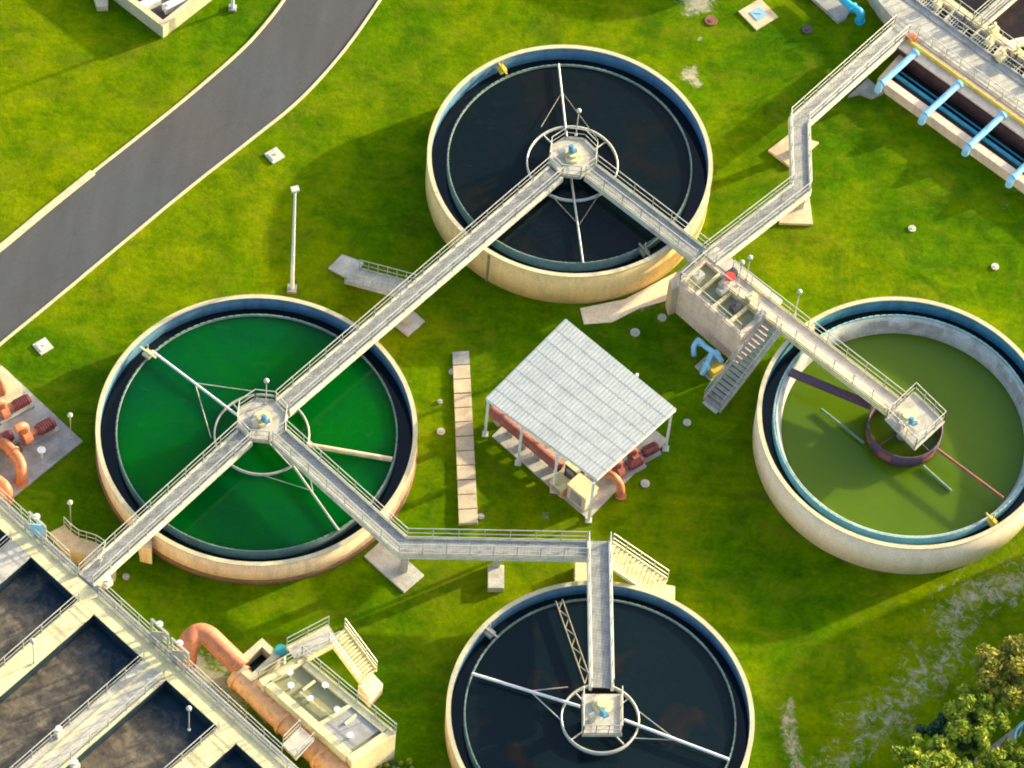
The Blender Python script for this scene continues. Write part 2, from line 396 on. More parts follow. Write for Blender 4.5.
# ------------------------------------------------------------------ road and kerbs
def asphalt():
    m_, t, b = new_mat('asphalt'); v = coords(t)
    c = ramp(t, noise_n(t, v, .10, 4, .6), [(.35, (.058, .066, .070)), (.65, (.066, .062, .064))])
    f = ramp(t, noise_n(t, v, 8, 4, .8), [(.3, (.85,) * 3), (.7, (1.12,) * 3)])
    s_ = ramp(t, noise_n(t, coords(t, (1, .16, 1), (0, 0, R(-42))), .6, 4), [(.35, (.88,) * 3), (.65, (1.08,) * 3)])
    t.links.new(mix(t, 1.0, mix(t, 1.0, c, f, 'MULTIPLY'), s_, 'MULTIPLY'), b.inputs['Base Color']); b.inputs['Roughness'].default_value = .85
    vo = t.nodes.new('ShaderNodeTexVoronoi'); vo.feature = 'DISTANCE_TO_EDGE'; vo.inputs['Scale'].default_value = .22
    wv = t.nodes.new('ShaderNodeMixRGB'); wv.blend_type = 'ADD'; wv.inputs[0].default_value = 1.2
    nz = N(t, 'ShaderNodeTexNoise', scale=.8, detail=5); t.links.new(v, nz.inputs['Vector']); t.links.new(v, wv.inputs[1]); t.links.new(nz.outputs['Color'], wv.inputs[2]); t.links.new(wv.outputs[0], vo.inputs['Vector'])
    crack = ramp(t, vo.outputs['Distance'], [(.0, (.86,) * 3), (.010, (1, 1, 1))])
    old = b.inputs['Base Color'].links[0].from_socket
    patch = ramp(t, noise_n(t, v, .35, 5, .7), [(.56, (1, 1, 1)), (.60, (.94, .94, .95))])
    t.links.new(mix(t, 1.0, mix(t, 1.0, old, crack, 'MULTIPLY'), patch, 'MULTIPLY'), b.inputs['Base Color'])
    bump(t, b, noise_n(t, v, 20, 3), .3, .01); return m_
M['asphalt'] = asphalt()
def smooth_path(P, k=6):
    out = []
    for i in range(len(P) - 1):
        a = P[max(i - 1, 0)]; b, c = P[i], P[i + 1]; d = P[min(i + 2, len(P) - 1)]
        for j in range(k):
            s_ = j / k
            out.append(.5 * ((2 * b) + (c - a) * s_ + (2 * a - 5 * b + 4 * c - d) * s_ * s_ + (3 * b - a - 3 * c + d) * s_ ** 3))
    out.append(P[-1]); return out
Lp = smooth_path(Ws([(-110, 335), (-50, 288), (0, 249), (47, 210), (93, 173), (130, 144), (185, 100), (236, 56), (262, 29), (287, -4), (310, -45), (335, -110)], .0))
Rp = smooth_path(Ws([(-70, 405), (-30, 371), (0, 345), (55, 300), (115, 250), (190, 188), (250, 141), (300, 100), (345, 50), (383, -4), (410, -45), (440, -110)], .0))
mb = MB(); n = 60
def at_len(P, n):
    L = [0]
    for i in range(len(P) - 1): L.append(L[-1] + (P[i + 1] - P[i]).length)
    out = []; j = 0
    for i in range(n + 1):
        t_ = L[-1] * i / n
        while j < len(P) - 2 and L[j + 1] < t_: j += 1
        out.append(P[j].lerp(P[j + 1], (t_ - L[j]) / max(1e-6, L[j + 1] - L[j])))
    return out
A, B = at_len(Lp, n), at_len(Rp, n)
vv = []
for a, b in zip(A, B): vv += [(a.x, a.y, .06), (b.x, b.y, .06)]
mb.add(vv, [[2 * i, 2 * i + 1, 2 * i + 3, 2 * i + 2] for i in range(n)])
tag(mb.build('road', M['asphalt']), 'grey asphalt road curving across the upper left lawn', 'road', kind='structure')
def kerb(P, wd, label):
    mb = MB(); mb.strip(offset(P, wd / 2), offset(P, -wd / 2), .15, -.2)
    tag(mb.build('kerb', M['cope'], bevel=.02), label, 'kerb', kind='structure')
kerb(Lp[24:], .20, 'thin cream kerb along the upper side of the asphalt road')
kerb(Lp[:25], .46, 'wide cream kerb along the lower left stretch of the road')
kerb(Rp, .16, 'thin cream kerb along the lower side of the asphalt road')

# ------------------------------------------------------------------ railings and walkways
def rail_mb(P, h=1.05, step=1.5, r=.027, closed=False):
    mb = MB(); Q = list(P) + ([P[0]] if closed else [])
    up = Vector((0, 0, 1))
    for i in range(len(Q) - 1):
        a, b = Q[i], Q[i + 1]
        for hh, rr in ((h, r * 1.15), (h * .52, r * .8)): mb.tube([a + up * hh, b + up * hh], rr, 6)
        n = max(1, round((b - a).length / step))
        for k in range(n + (1 if i == len(Q) - 2 else 0)):
            p = a.lerp(b, k / n); mb.bar(p, p + up * h, r * 1.8, r * 1.8)
        mb.strip([a + up * .02, b + up * .02], [a + up * .02 + (b - a).cross(up).normalized() * .02, b + up * .02 + (b - a).cross(up).normalized() * .02], .11, 0)
    return mb
def walkway(name, label, P, wd=1.25, beam_m='beam', deck_m='deck', depth=.42, rails=(True, True), cols=(), cat='walkway', group='railed walkways between the tanks', rail_range=None):
    root = empty(name, P[0], label, cat, group)
    mb = MB(); mb.strip(offset(P, wd / 2 - .14), offset(P, -wd / 2 + .14), 0, -.08); mb.build('deck', M[deck_m], root)
    for s_ in (1, -1):
        mb = MB(); mb.strip(offset(P, s_ * (wd / 2 + .04)), offset(P, s_ * (wd / 2 - .142)), .055, -depth); mb.build('side_beam', M[beam_m], root)
    # cross members below the deck
    mb = MB(); L, Rr = offset(P, wd / 2 - .15), offset(P, -wd / 2 + .15)
    for i in range(len(P) - 1):
        n = max(1, int((P[i + 1] - P[i]).length / 1.8))
        for k in range(n):
            t_ = (k + .5) / n; a, b = L[i].lerp(L[i + 1], t_), Rr[i].lerp(Rr[i + 1], t_)
            mb.bar(a - Vector((0, 0, .2)), b - Vector((0, 0, .2)), .1, .2)
    mb.build('cross_member', M['galv'], root)
    for s_, on in zip((1, -1), rails):
        if on:
            Q = offset(P, s_ * (wd / 2 - .05))
            rail_mb([q + Vector((0, 0, .05)) for q in Q]).build('railing', M['galv'], root)
    for (c, zt) in cols:
        mb = MB(); mb.box((c.x, c.y, zt / 2), (.45, .45, zt)); mb.build('support_column', M['slab'], root)
    return root

ZD = 3.35
WA = [W(572, 158, ZD), W(265, 421, ZD)]
def lerp_from(P, t0, t1): return [P[0].lerp(P[-1], t0), P[0].lerp(P[-1], t1)]
def trimmed(a, b, ta, tb):
    L = (b - a).length; return [a.lerp(b, ta / L), b.lerp(a, tb / L)]
walkway('walkway', 'long grey walkway joining the upper black tank to the emerald tank', trimmed(WA[0], WA[1], 1.55, 1.55), cols=[(W(405, 322, 0), ZD - .45)])
CB = W(262, 420, ZD); CA = W(573, 157, ZD); CD = W(602, 706, ZD); CC = W(914, 421, ZD)
walkway('walkway', 'grey walkway from the emerald tank centre down to the brown water basin', trimmed(CB, W(86, 580, ZD), 1.55, 0), cols=[(W(112, 578, 0), ZD - .45)])
walkway('walkway', 'grey walkway from the upper black tank centre to the splitter box', trimmed(CA, W(713, 264, ZD), 1.55, .9))
walkway('walkway', 'grey walkway with an elbow from the emerald tank centre to the lower black tank', [trimmed(CB, W(404, 545, ZD), 1.55, 0)[0], W(403, 546, ZD), W(587, 549.5, ZD)], cols=[(W(404, 570, 0), ZD - .45), (W(496, 568, 0), ZD - .45)])
walkway('walkway', 'straight white edged walkway over the lower black tank to its square platform', [W(599, 541, ZD), CD + (W(599, 541, ZD) - CD).normalized() * 1.25], wd=1.4, beam_m='white_steel')
walkway('walkway', 'zigzag walkway from the splitter box up to the blue piped channel basin', [W(709, 259, ZD), W(801, 188, ZD), W(799, 121, 2.8), W(901, 30, 1.55)], deck_m='deck', cols=[(W(800, 152, 0), 2.7), (W(800, 207, 0), 2.9)])
walkway('walkway', 'cream decked bridge from the splitter box to the olive green tank platform', [W(726, 276, ZD), CC + (W(726, 276, ZD) - CC).normalized() * 1.35], wd=1.35, deck_m='pinkish', beam_m='cream', cols=[(W(806, 352, 0), ZD - .45)])

# ------------------------------------------------------------------ clarifier tanks
def ringwater(name, c, r0_, r1_, z, m_, label):
    mb = MB()
    if r0_ <= 0:
        n = 96; mb.add([(c.x + r1_ * math.cos(2 * math.pi * i / n), c.y + r1_ * math.sin(2 * math.pi * i / n), z) for i in range(n)], [list(range(n))])
    else: mb.lathe(c.x, c.y, [(r0_, z), (r1_, z)], 96, closed=False)
    return tag(mb.build(name, m_), label, 'water', kind='structure')
def tank(c, Rr, h, rw, zw, zwater, wall, inner, weir, wlabel, water, waterlabel, label, weir_t=.10, floor_drop=.7, th=.25):
    root = empty('clarifier_tank', (c.x, c.y, 0), label, 'tank', 'round clarifier tanks')
    mb = MB(); mb.lathe(c.x, c.y, [(Rr, -.3), (Rr, h - .02), (Rr - .12, h - .02), (Rr - .12, -.3)], 160, True); mb.build('wall', M[wall], root)
    mb = MB(); mb.lathe(c.x, c.y, [(Rr - .123, -.3), (Rr - .123, h - .02), (Rr - th, h - .02), (Rr - th, -.3)], 160, True); mb.build('inner_wall', M[inner], root)
    mb = MB(); mb.lathe(c.x, c.y, [(Rr + .012, h - .015), (Rr + .012, h + .06), (Rr - th - .02, h + .06), (Rr - th - .02, h - .015)], 160); mb.build('coping', M['cope'], root)
    zf = zw - floor_drop
    mb = MB(); mb.lathe(c.x, c.y, [(rw + .02, zf), (Rr - th + .02, zf), (Rr - th + .02, zf - .15), (rw + .02, zf - .15)], 160); mb.build('launder_floor', M['launder_dark'], root)
    mb = MB(); n = 160
    mb.lathe(c.x, c.y, [(rw - weir_t, zw), (rw, zw), (rw, 0), (rw - weir_t, 0)], n, True)
    for i in range(120):      # V-notch teeth
        a = 2 * math.pi * i / 120; mb.box((c.x + (rw - weir_t / 2) * math.cos(a), c.y + (rw - weir_t / 2) * math.sin(a), zw + .02), (weir_t * .8, .30, .05), a)
    mb.build('weir', M[weir], root)
    ringwater('water', c, 0, rw - weir_t + .005, zwater, M[water], waterlabel)
    ringwater('water', c, rw + .005, Rr - th + .01, zf + .12, M['water_inlet'], wlabel)
    return root
cA, cB, cC, cD = Vector((2.18, 15.57, 0)), Vector((-15.27, -6.53, 0)), Vector((24.46, -1.6, 0)), Vector((7.28, -23.86, 0))
TA = tank(cA, 9.13, 2.97, 7.85, 2.62, 2.5, 'wall_a', 'inner', 'weir', 'narrow dark water ring inside the rim of the upper black tank', 'water_dark', 'black water filling the upper round tank', 'round ochre walled tank of black water at top centre', floor_drop=.95)
TB = tank(cB, 9.85, 2.07, 8.65, 1.72, 1.6, 'wall_b', 'inner', 'weir', 'narrow dark water ring inside the rim of the emerald tank', 'water_green', 'emerald green water filling the left round tank', 'round peach walled tank of emerald green water', floor_drop=.95)
TC = tank(cC, 9.24, 2.98, 8.22, 2.55, 1.35, 'wall_c', 'inner_c', 'weir_c', 'narrow dark water ring inside the rim of the olive tank', 'water_olive', 'olive green water standing low in the right round tank', 'round cream walled tank of olive green water at right', floor_drop=.8)
TD = tank(cD, 9.15, 1.94, 8.1, 1.68, 1.56, 'wall_d', 'inner', 'weir', 'narrow dark water ring inside the rim of the lower tank', 'water_teal', 'blue black water filling the lowest round tank', 'round tan walled tank of blue black water at bottom centre', floor_drop=.95)
# the wide pale inner trough of the olive tank, with grey panels on its face
mb = MB(); mb.lathe(cC.x, cC.y, [(8.11, 2.50), (7.98, 2.50), (7.55, 1.25), (7.67, 1.1), (8.05, 2.1)], 160, True)
mb.build('inner_trough', M['trough'], TC)
def deg_of(c, px, py, z): q = W(px, py, z) - c; return math.atan2(q.y, q.x)
for (x0, y0, x1, y1) in ((869, 326, 888, 322), (909, 322, 944, 331), (996, 366, 1006, 380), (1008, 384, 1016, 404)):
    a0, a1 = deg_of(cC, x1, y1, 2), deg_of(cC, x0, y0, 2)
    mb = MB(); mb.lathe(cC.x, cC.y, [(7.90, 2.33), (7.93, 2.33), (7.73, 1.70), (7.70, 1.70)], 14, a0=min(a0, a1), a1=max(a0, a1)); mb.build('trough_panel', M['grey_c'], TC)
# extra fittings on the rims
def rim_scraper(T, c, px, py, z, m_, nm='scum_box'):
    p = W(px, py, z); a = math.atan2(p.y - c.y, p.x - c.x); mb = MB()
    mb.box((p.x, p.y, z - .15), (1.25, .10, .12), a); mb.box((p.x, p.y, z - .35), (.55, .5, .25), a); mb.tube([(p.x, p.y, z - .1), (p.x, p.y, z + .7)], .035, 6)
    mb.build(nm, M[m_], T)
rim_scraper(TA, cA, 502, 66, 3.0, 'yellow'); rim_scraper(TA, cA, 645, 249, 2.9, 'brown_truss')
rim_scraper(TB, cB, 148, 351, 2.2, 'cream'); rim_scraper(TD, cD, 490, 630, 1.9, 'slab'); rim_scraper(TC, cC, 993, 519, 2.9, 'yellow')
mb = MB(); pz = W(484, 272, 1.5)
a = math.atan2(pz.y - cA.y, pz.x - cA.x); mb.tube([(cA.x + 9.2 * math.cos(a), cA.y + 9.2 * math.sin(a), 0), (cA.x + 9.2 * math.cos(a), cA.y + 9.2 * math.sin(a), 2.9)], .07, 8); mb.build('wall_pipe', M['brown_truss'], TA)
# buttress on the emerald tank
mb = MB(); mb.lathe(cB.x, cB.y, [(9.75, -.1), (9.95, -.1), (9.88, .42), (9.75, .42)], 128, True); mb.build('soil_stained_base', M['soil'], TB)
mb = MB(); mb.prism(Ws([(137, 538), (151, 534), (152, 556), (140, 553)], 1.0), 0, 1.75); mb.build('buttress', M['wall_b'], TB)

# ------------------------------------------------------------------ clarifier drive mechanisms
def truss_arm(a, b, wd, m_, parent, name='rake_arm', r=.045):
    mb = MB(); d = (b - a).normalized(); s_ = d.cross(Vector((0, 0, 1))).normalized() * wd / 2
    mb.tube([a + s_, b + s_], r, 6); mb.tube([a - s_, b - s_], r, 6)
    n = max(4, int((b - a).length / .6))
    for k in range(n):
        p, q = a.lerp(b, k / n), a.lerp(b, (k + 1) / n); sg = 1 if k % 2 else -1
        mb.tube([p + s_ * sg, q - s_ * sg], r * .7, 5)
    return mb.build(name, m_, parent)
def platform(root, pts, z, m_deck='slab', gaps=()):
    mb = MB(); mb.prism(pts, z - .25, z); mb.build('platform', M[m_deck], root, bevel=.02)
    mb = MB(); n = len(pts); up = Vector((0, 0, 1))
    for i in range(n):
        if i in gaps: continue
        a, b = Vector((pts[i][0], pts[i][1], z)), Vector((pts[(i + 1) % n][0], pts[(i + 1) % n][1], z))
        c_ = sum((Vector((p[0], p[1], z)) for p in pts), Vector()) / n
        a = a.lerp(c_, .04); b = b.lerp(c_, .04)
        r_ = rail_mb([a, b], 1.05, .9); mb.add(r_.v, r_.f)
    mb.build('railing', M['galv'], root)
def drive(c, z, zwell, rwell, label, pts, motor_at, gaps=(), deck='slab', well_m='galv', well_h=.5, hub_r=.75):
    root = empty('tank_drive_unit', (c.x, c.y, 0), label, 'drive unit', 'drive units in the tank centres')
    mb = MB(); mb.cyl((c.x, c.y, 0), .45, z - .3, 24); mb.build('centre_column', M['slab'], root)
    platform(root, pts, z, deck, gaps)
    mb = MB(); mb.lathe(c.x, c.y, [(rwell, zwell - well_h), (rwell, zwell + .03), (rwell - .10, zwell + .03), (rwell - .10, zwell - well_h)], 72, True)
    for k in range(4):
        a = math.pi / 4 + k * math.pi / 2; mb.tube([(c.x + .4 * math.cos(a), c.y + .4 * math.sin(a), zwell - .1), (c.x + (rwell - .05) * math.cos(a), c.y + (rwell - .05) * math.sin(a), zwell - .1)], .05, 6)
    mb.build('feed_well', M[well_m], root)
    mb = MB(); mb.cyl((c.x, c.y, z), hub_r * .75, .22, 28, hub_r * .7); mb.cyl((c.x, c.y, z + .22), hub_r * .45, .2, 20); mb.build('turntable', M['cream'], root)
    q = W(*motor_at, z + .6); mb = MB(); mb.cyl((q.x, q.y, z + .42), .17, .45, 16); mb.cyl((q.x, q.y, z + .85), .12, .12, 16); mb.box((q.x + .22, q.y - .08, z + .5), (.35, .22, .22), .6); mb.build('motor', M['motor_blue'], root)
    mb = MB(); mb.box((q.x - .55, q.y - .25, z + .35), (.35, .3, .7), .5); mb.build('control_box', M['galv'], root)
    return root
def ngon(c, r, n, a0=0): return [Vector((c.x + r * math.cos(a0 + 2 * math.pi * i / n), c.y + r * math.sin(a0 + 2 * math.pi * i / n), 0)) for i in range(n)]
cA2 = Vector((CA.x, CA.y, 0)); cB2 = Vector((CB.x, CB.y, 0))
dA = drive(cA2, ZD + .02, 2.7, 2.95, 'drive unit with pale ring in the middle of the upper black tank', ngon(cA2, 1.65, 8, R(22)), (571, 149))
dB = drive(cB2, ZD + .02, 1.75, 2.95, 'drive unit with pale ring in the middle of the emerald tank', ngon(cB2, 1.65, 8, R(22)), (264, 419))
dD = drive(Vector((CD.x, CD.y, 0)), ZD + .02, 1.85, 2.35, 'drive unit on a square platform in the lowest black tank', [Vector((q.x, q.y, 0)) for q in Ws([(582, 694), (622, 694), (622, 735), (582, 735)], ZD)], (602, 713), gaps=(0,))
cC2 = Vector((cC.x, cC.y, 0))
dC = drive(cC2, ZD + .02, 2.35, 2.35, 'drive unit on a square platform above the olive green tank', [Vector((q.x, q.y, 0)) for q in Ws([(885, 418), (914, 391), (945, 421), (915, 449)], ZD)], (911, 421), well_m='purple', well_h=1.3)
def arm(root, p0, p1, z0, z1, r, m_, name='rake_arm'):
    mb = MB(); mb.tube([W(*p0, z0), W(*p1, z1)], r, 8)
    return mb.build(name, M[m_], root)
def brace(root, l, z, r=.025, m_='brown_truss'):
    for p0, p1 in l:
        mb = MB(); mb.tube([W(*p0, z), W(*p1, z)], r, 5); mb.build('brace_wire', M[m_], root)
arm(dA, (558.5, 64), (568, 150), 2.72, 2.72, .075, 'galv'); arm(dA, (570, 170), (583, 263), 2.72, 2.72, .075, 'galv')
brace(dA, [((562, 92), (541, 127)), ((562, 92), (598, 140))], 2.72); brace(dA, [((579, 225), (552, 196)), ((579, 225), (598, 196))], 2.68, .03)
arm(dB, (152, 351), (250, 425), 1.9, 1.9, .085, 'white_steel'); arm(dB, (268, 430), (339, 531), 1.95, 1.8, .08, 'galv')
a = arm(dB, (307, 445), (392, 459.5), 1.95, 1.75, .17, 'tan', 'skimmer_beam'); 
brace(dB, [((195, 383), (211, 438)), ((195, 383), (252, 391)), ((313, 491), (255, 473)), ((313, 491), (304, 448))], 1.68, .03, 'galv')
arm(dD, (472, 673.5), (580, 706.5), 1.95, 1.95, .10, 'white_steel'); arm(dD, (624, 720), (729, 759.5), 1.95, 1.9, .10, 'white_steel')
truss_arm(W(559, 600, 1.9), W(588, 683, 1.9), .42, M['brown_truss'], dD, 'skimmer_truss', .05)
brace(dD, [((530, 691), (563, 722)), ((530, 691), (568, 687))], 1.8, .035, 'galv'); brace(dD, [((676, 740), (637, 710)), ((676, 740), (630, 738))], 1.8, .035, 'galv')
# olive tank arms
mb = MB(); mb.bar(W(790, 372, 2.55), W(872, 406, 2.45), .50, .28); mb.build('skimmer_beam', M['purple'], dC)
arm(dC, (937, 449), (1003, 498), 2.3, 2.3, .10, 'rust'); arm(dC, (821, 409), (864, 443), 1.55, 1.55, .09, 'moss'); arm(dC, (923, 466), (951, 491), 1.5, 1.45, .10, 'moss')
for ang in (190, 230, 300):
    mb = MB(); mb.lathe(cC.x, cC.y, [(2.37, 2.2), (2.39, 2.2), (2.39, 1.6), (2.37, 1.6)], 8, a0=R(ang), a1=R(ang + 22)); mb.build('well_panel', M['rust'], dC)

# ------------------------------------------------------------------ small walkway lamps
lp = empty('walkway_lamp', (0, 0, 0), 'x', 'lamp', 'small round lamps on posts along the walkways')
mb = MB(); mb.tube([(0, 0, 0), (0, 0, 2.5)], .035, 8); mb.build('post', M['galv'], lp)
mb = MB(); mb.cyl((0, 0, 0), .1, .08, 10); mb.build('base_flange', M['galv'], lp)
mb = MB(); mb.ball((0, 0, 2.60), .17, 12); mb.build('lamp_globe', M['lamp_glass'], lp)
mb = MB(); mb.cyl((0, 0, 2.42), .12, .08, 12); mb.build('collar', M['dark'], lp)
for i, (px, py, z, lab) in enumerate((
        (576, 135, ZD, 'small round lamp on the platform of the upper black tank'),
        (266, 404, ZD, 'small round lamp on the platform of the emerald tank'),
        (738, 286, ZD, 'small pale lamp beside the red valve wheel on the splitter box'),
        (746, 281, ZD, 'small pale lamp at the back railing above the splitter box'),
        (795, 315, ZD, 'small pale lamp at the bridge railing beside the olive tank rim'),
        (71, 438, .1, 'small pale lamp on the corner of the grey pump pad'),
        (71, 525, 0, 'small pale lamp on the grass beside the curved steps'),
        (34, 663, ZD, 'small pale lamp on the narrow wall dividing the brown basin'),
        (189, 730, ZD, 'small pale lamp at the edge of the third brown basin cell'))):
    o = place(lp, i == 0, W(px, py, z), lab)

# tall light pole on the lawn
base = W(292, 290, 0); H = 10.9
pole = empty('light_pole', base, 'tall thin white light pole on the lawn above the emerald tank', 'light pole')
mb = MB(); mb.tube([base, base + Vector((0, 0, H))], [.13, .075], 12); mb.build('pole', M['white_steel'], pole)
mb = MB(); mb.box(base + Vector((0, 0, .12)), (.6, .6, .24)); mb.build('footing', M['grey_c'], pole)
mb = MB(); mb.box(base + Vector((0, 0, H + .05)), (.5, .4, .16), .4); mb.cyl(base + Vector((0, 0, H - .25)), .12, .25, 10); mb.build('lamp_head', M['lamp_glass'], pole)
base = W(232.5, 9, 0)
pole = empty('light_pole', base, 'white light pole cut by the top edge above the road', 'light pole')
mb = MB(); mb.tube([base, base + Vector((0, 0, 9))], [.12, .08], 12); mb.build('pole', M['white_steel'], pole)
mb = MB(); mb.box(base + Vector((0, 0, .1)), (.5, .5, .2)); mb.build('footing', M['grey_c'], pole)
mb = MB(); mb.box(base + Vector((0, 0, 9.05)), (.5, .4, .16), .4); mb.build('lamp_head', M['lamp_glass'], pole)

# ------------------------------------------------------------------ stairs
def stair(label, top, bottom, wd, nst=14, m_='slab', side='beam', cat='stairs', rails=(True, True), name='staircase', group='staircases down from the walkways'):
    root = empty(name, (bottom.x, bottom.y, 0), label, cat, group)
    d = bottom - top; hd = Vector((d.x, d.y, 0)); L = hd.length; u = hd / L; s_ = Vector((-u.y, u.x, 0))
    mb = MB(); ang = math.atan2(u.y, u.x)
    for k in range(nst):
        t_ = (k + .5) / nst; p = top + d * t_; mb.box((p.x, p.y, p.z - .03), (L / nst * .92, wd - .12, .06), ang)
    mb.build('tread', M[m_], root)
    for sg in (1, -1):
        a, b = top + s_ * sg * wd / 2, bottom + s_ * sg * wd / 2
        mb = MB(); mb.strip([a - s_ * .05, b - s_ * .05], [a + s_ * .05, b + s_ * .05], .10, -.22); mb.build('stringer', M[side], root)
    for sg, on in zip((1, -1), rails):
        if on:
            a, b = top + s_ * sg * wd / 2, bottom + s_ * sg * wd / 2; rail_mb([a, b], 1.0, 1.0).build('railing', M['galv'], root)
    return root
def pad(label, pts, h=.12, m_='slab', name='concrete_pad', group='concrete pads on the lawn', z0=-.15):
    mb = MB(); mb.prism(Ws(pts, h), z0, h); return tag(mb.build(name, M[m_], None, bevel=.015), label, 'concrete pad', group)
stair('grey staircase down to the lawn from the middle of the long walkway', W(408, 290, ZD - .1), W(352, 275, .15), 1.35, 14, 'slab', 'slab')
pad('pointed grey pad at the foot of the staircase left of the long walkway', [(328, 268), (342, 254), (364, 262), (352, 281)])
pad('grey pad under the support column of the long walkway', [(392, 323), (409, 307), (425, 321), (408, 336)])
# splitter-box stair
stair('long grey staircase from the splitter box down to the lawn by the olive tank', W(772, 326, ZD - .05), W(712, 405, .15), 1.35, 18, 'grey_c', 'beam')
pad('small grey pad at the foot of the staircase beside the blue pump', [(702, 402), (716, 394), (728, 404), (716, 413)])
# stairs at the elbow of the lower walkway
stair('cream staircase behind the rim of the lowest tank', W(609, 553, ZD - .1), W(664, 590, .9), 1.6, 14, 'cream', 'cream', rails=(True, False))
pad('cream landing block at the foot of the staircase beside the lowest tank', [(652, 582), (675, 586), (675, 604), (652, 600)], .9, 'cream', 'landing_block')
pad('cream block standing between the lower walkway elbow and the tank rim', [(575, 561), (596, 561), (596, 582), (575, 582)], .8, 'cream', 'landing_block')
pad('cream pad with debris under the bend beside the emerald tank', [(364, 556), (384, 538), (424, 575), (404, 592)], .15)
pad('small pale block under the middle of the lower walkway', [(488, 565), (504, 565), (504, 588), (488, 588)], .5, 'slab')
pad('buff diamond pad under the bend of the zigzag walkway', [(768, 150), (789, 134), (819, 142), (791, 167)], .2, 'tan')
pad('buff square pad under the lower bend of the zigzag walkway', [(779, 223), (782, 200), (809, 194), (813, 224)], .2, 'tan')
pad('grey landing beside the zigzag walkway by the first blue pipe', [(848, 96), (868, 78), (884, 92), (872, 97), (860, 93)], .25, 'grey_c')
# curved steps SW
root = empty('curved_steps', W(52, 527, 0), 'tan curved steps bending down from the walkway at the basin corner', 'steps')
pth = smooth_path([W(57, 529, .3), W(70, 542, .9), W(84, 547, 1.6), W(97, 552, 2.4), W(92, 566, 3.1)], 5)
for i in range(len(pth) - 1):
    a, b = pth[i], pth[i + 1]; mb = MB(); c_ = (a + b) / 2
    mb.box((c_.x, c_.y, a.z / 2), ((b - a).to_2d().length + .06, 1.05, a.z), math.atan2(b.y - a.y, b.x - a.x)); mb.build('step', M['tan'], root)
rail_mb(offset([Vector((p.x, p.y, p.z)) for p in pth[::3]] + [pth[-1]], -.5 if False else .5), 1.0, 1.2).build('railing', M['galv'], root)
# trench cover slab
root = empty('trench_cover', W(466, 438, 0), 'long narrow concrete strip on the lawn left of the white roof', 'trench cover')
a0_, a1_, b0_, b1_ = W(452.5, 351, .22), W(469, 350, .22), W(459, 524, .22), W(478, 523, .22)
for k in range(12):
    t0, t1 = k / 12 + .004, (k + 1) / 12 - .002
    mb = MB(); mb.prism([a0_.lerp(b0_, t0), a1_.lerp(b1_, t0), a1_.lerp(b1_, t1), a0_.lerp(b0_, t1)], -.1, .22 + .012 * (k % 3))
    o = mb.build('cover_slab', M['grey_c'] if k == 0 else M['tan'], root, bevel=.01)
pad('sandy concrete apron at the foot of the upper black tank', [(580, 308), (625, 299), (676, 272), (690, 286), (668, 300), (640, 308), (612, 322), (584, 324)], .06, 'wall_c', 'apron')

# ------------------------------------------------------------------ covers and bits on the grass
def cover(label, px, py, s_, m_, rz=.75, h=.12, cap=None, k=.7):
    p = W(px, py, 0); root = empty('access_cover', p, label, 'access cover', 'access covers set in the lawn')
    mb = MB(); mb.box((p.x, p.y, h / 2 - .05), (s_, s_, h + .1), rz); mb.build('frame', M[m_], root, bevel=.02)
    mb = MB(); mb.box((p.x, p.y, h + .02), (s_ * k, s_ * k, .04), rz); mb.build('lid', M[cap or m_], root)
    mb = MB(); mb.bar((p.x - s_ * .1, p.y, h + .06), (p.x + s_ * .1, p.y, h + .06), .04, .04); mb.build('handle', M['galv'], root)
cover('pale square cover in the grass between the road and the light pole', 274.5, 156, .95, 'beam')
cover('pale square cover beside the lower kerb of the road', 43, 347, .95, 'beam')
cover('buff square cover with a blue lid near the top edge', 758, 15, 1.9, 'tan', cap='pale_blue', k=.45)
def disc(label, px, py, r, m_, h=.1):
    p = W(px, py, 0); mb = MB(); mb.cyl((p.x, p.y, -.1), r, h + .1, 18); mb.cyl((p.x, p.y, h), r * .35, .05, 12)
    tag(mb.build('round_cover', M[m_]), label, 'round cover', 'round covers in the lawn')
disc('dark reddish round cover near the top edge of the lawn', 711, 21, .42, 'terracotta')
disc('black round cover on the dark grass left of the cyan pipe', 807, 30, .36, 'dark')
for px, py, lab, r in ((912, 229, 'small pale round cap on the sunny grass right of the zigzag walkway', .3), (995, 267, 'small pale round cap near the right edge above the olive tank', .3),
                       (441, 432, 'small pale round cap between the emerald tank and the concrete strip', .3), (645, 484, 'small white cap on the grass right of the red pumps', .34),
                       (662, 318, 'small pale cap on the grass between apron and splitter box', .34), (635, 333, 'small pale cap in the dark grass above the white roof corner', .36),
                       (687, 423, 'pale cap on the grass right of the white roof corner', .3), (452, 372, 'small white cap touching the top of the concrete strip', .25),
                       (481, 517, 'small white cap at the lower end of the concrete strip', .25), (440, 402, 'tiny pale cap in the grass left of the concrete strip', .2),
                       (126, 577, 'small mottled cap on the grass below the basin walkway', .26)):
    disc(lab, px, py, r * .85, 'grey_c' if r < .3 else 'slab', .10)
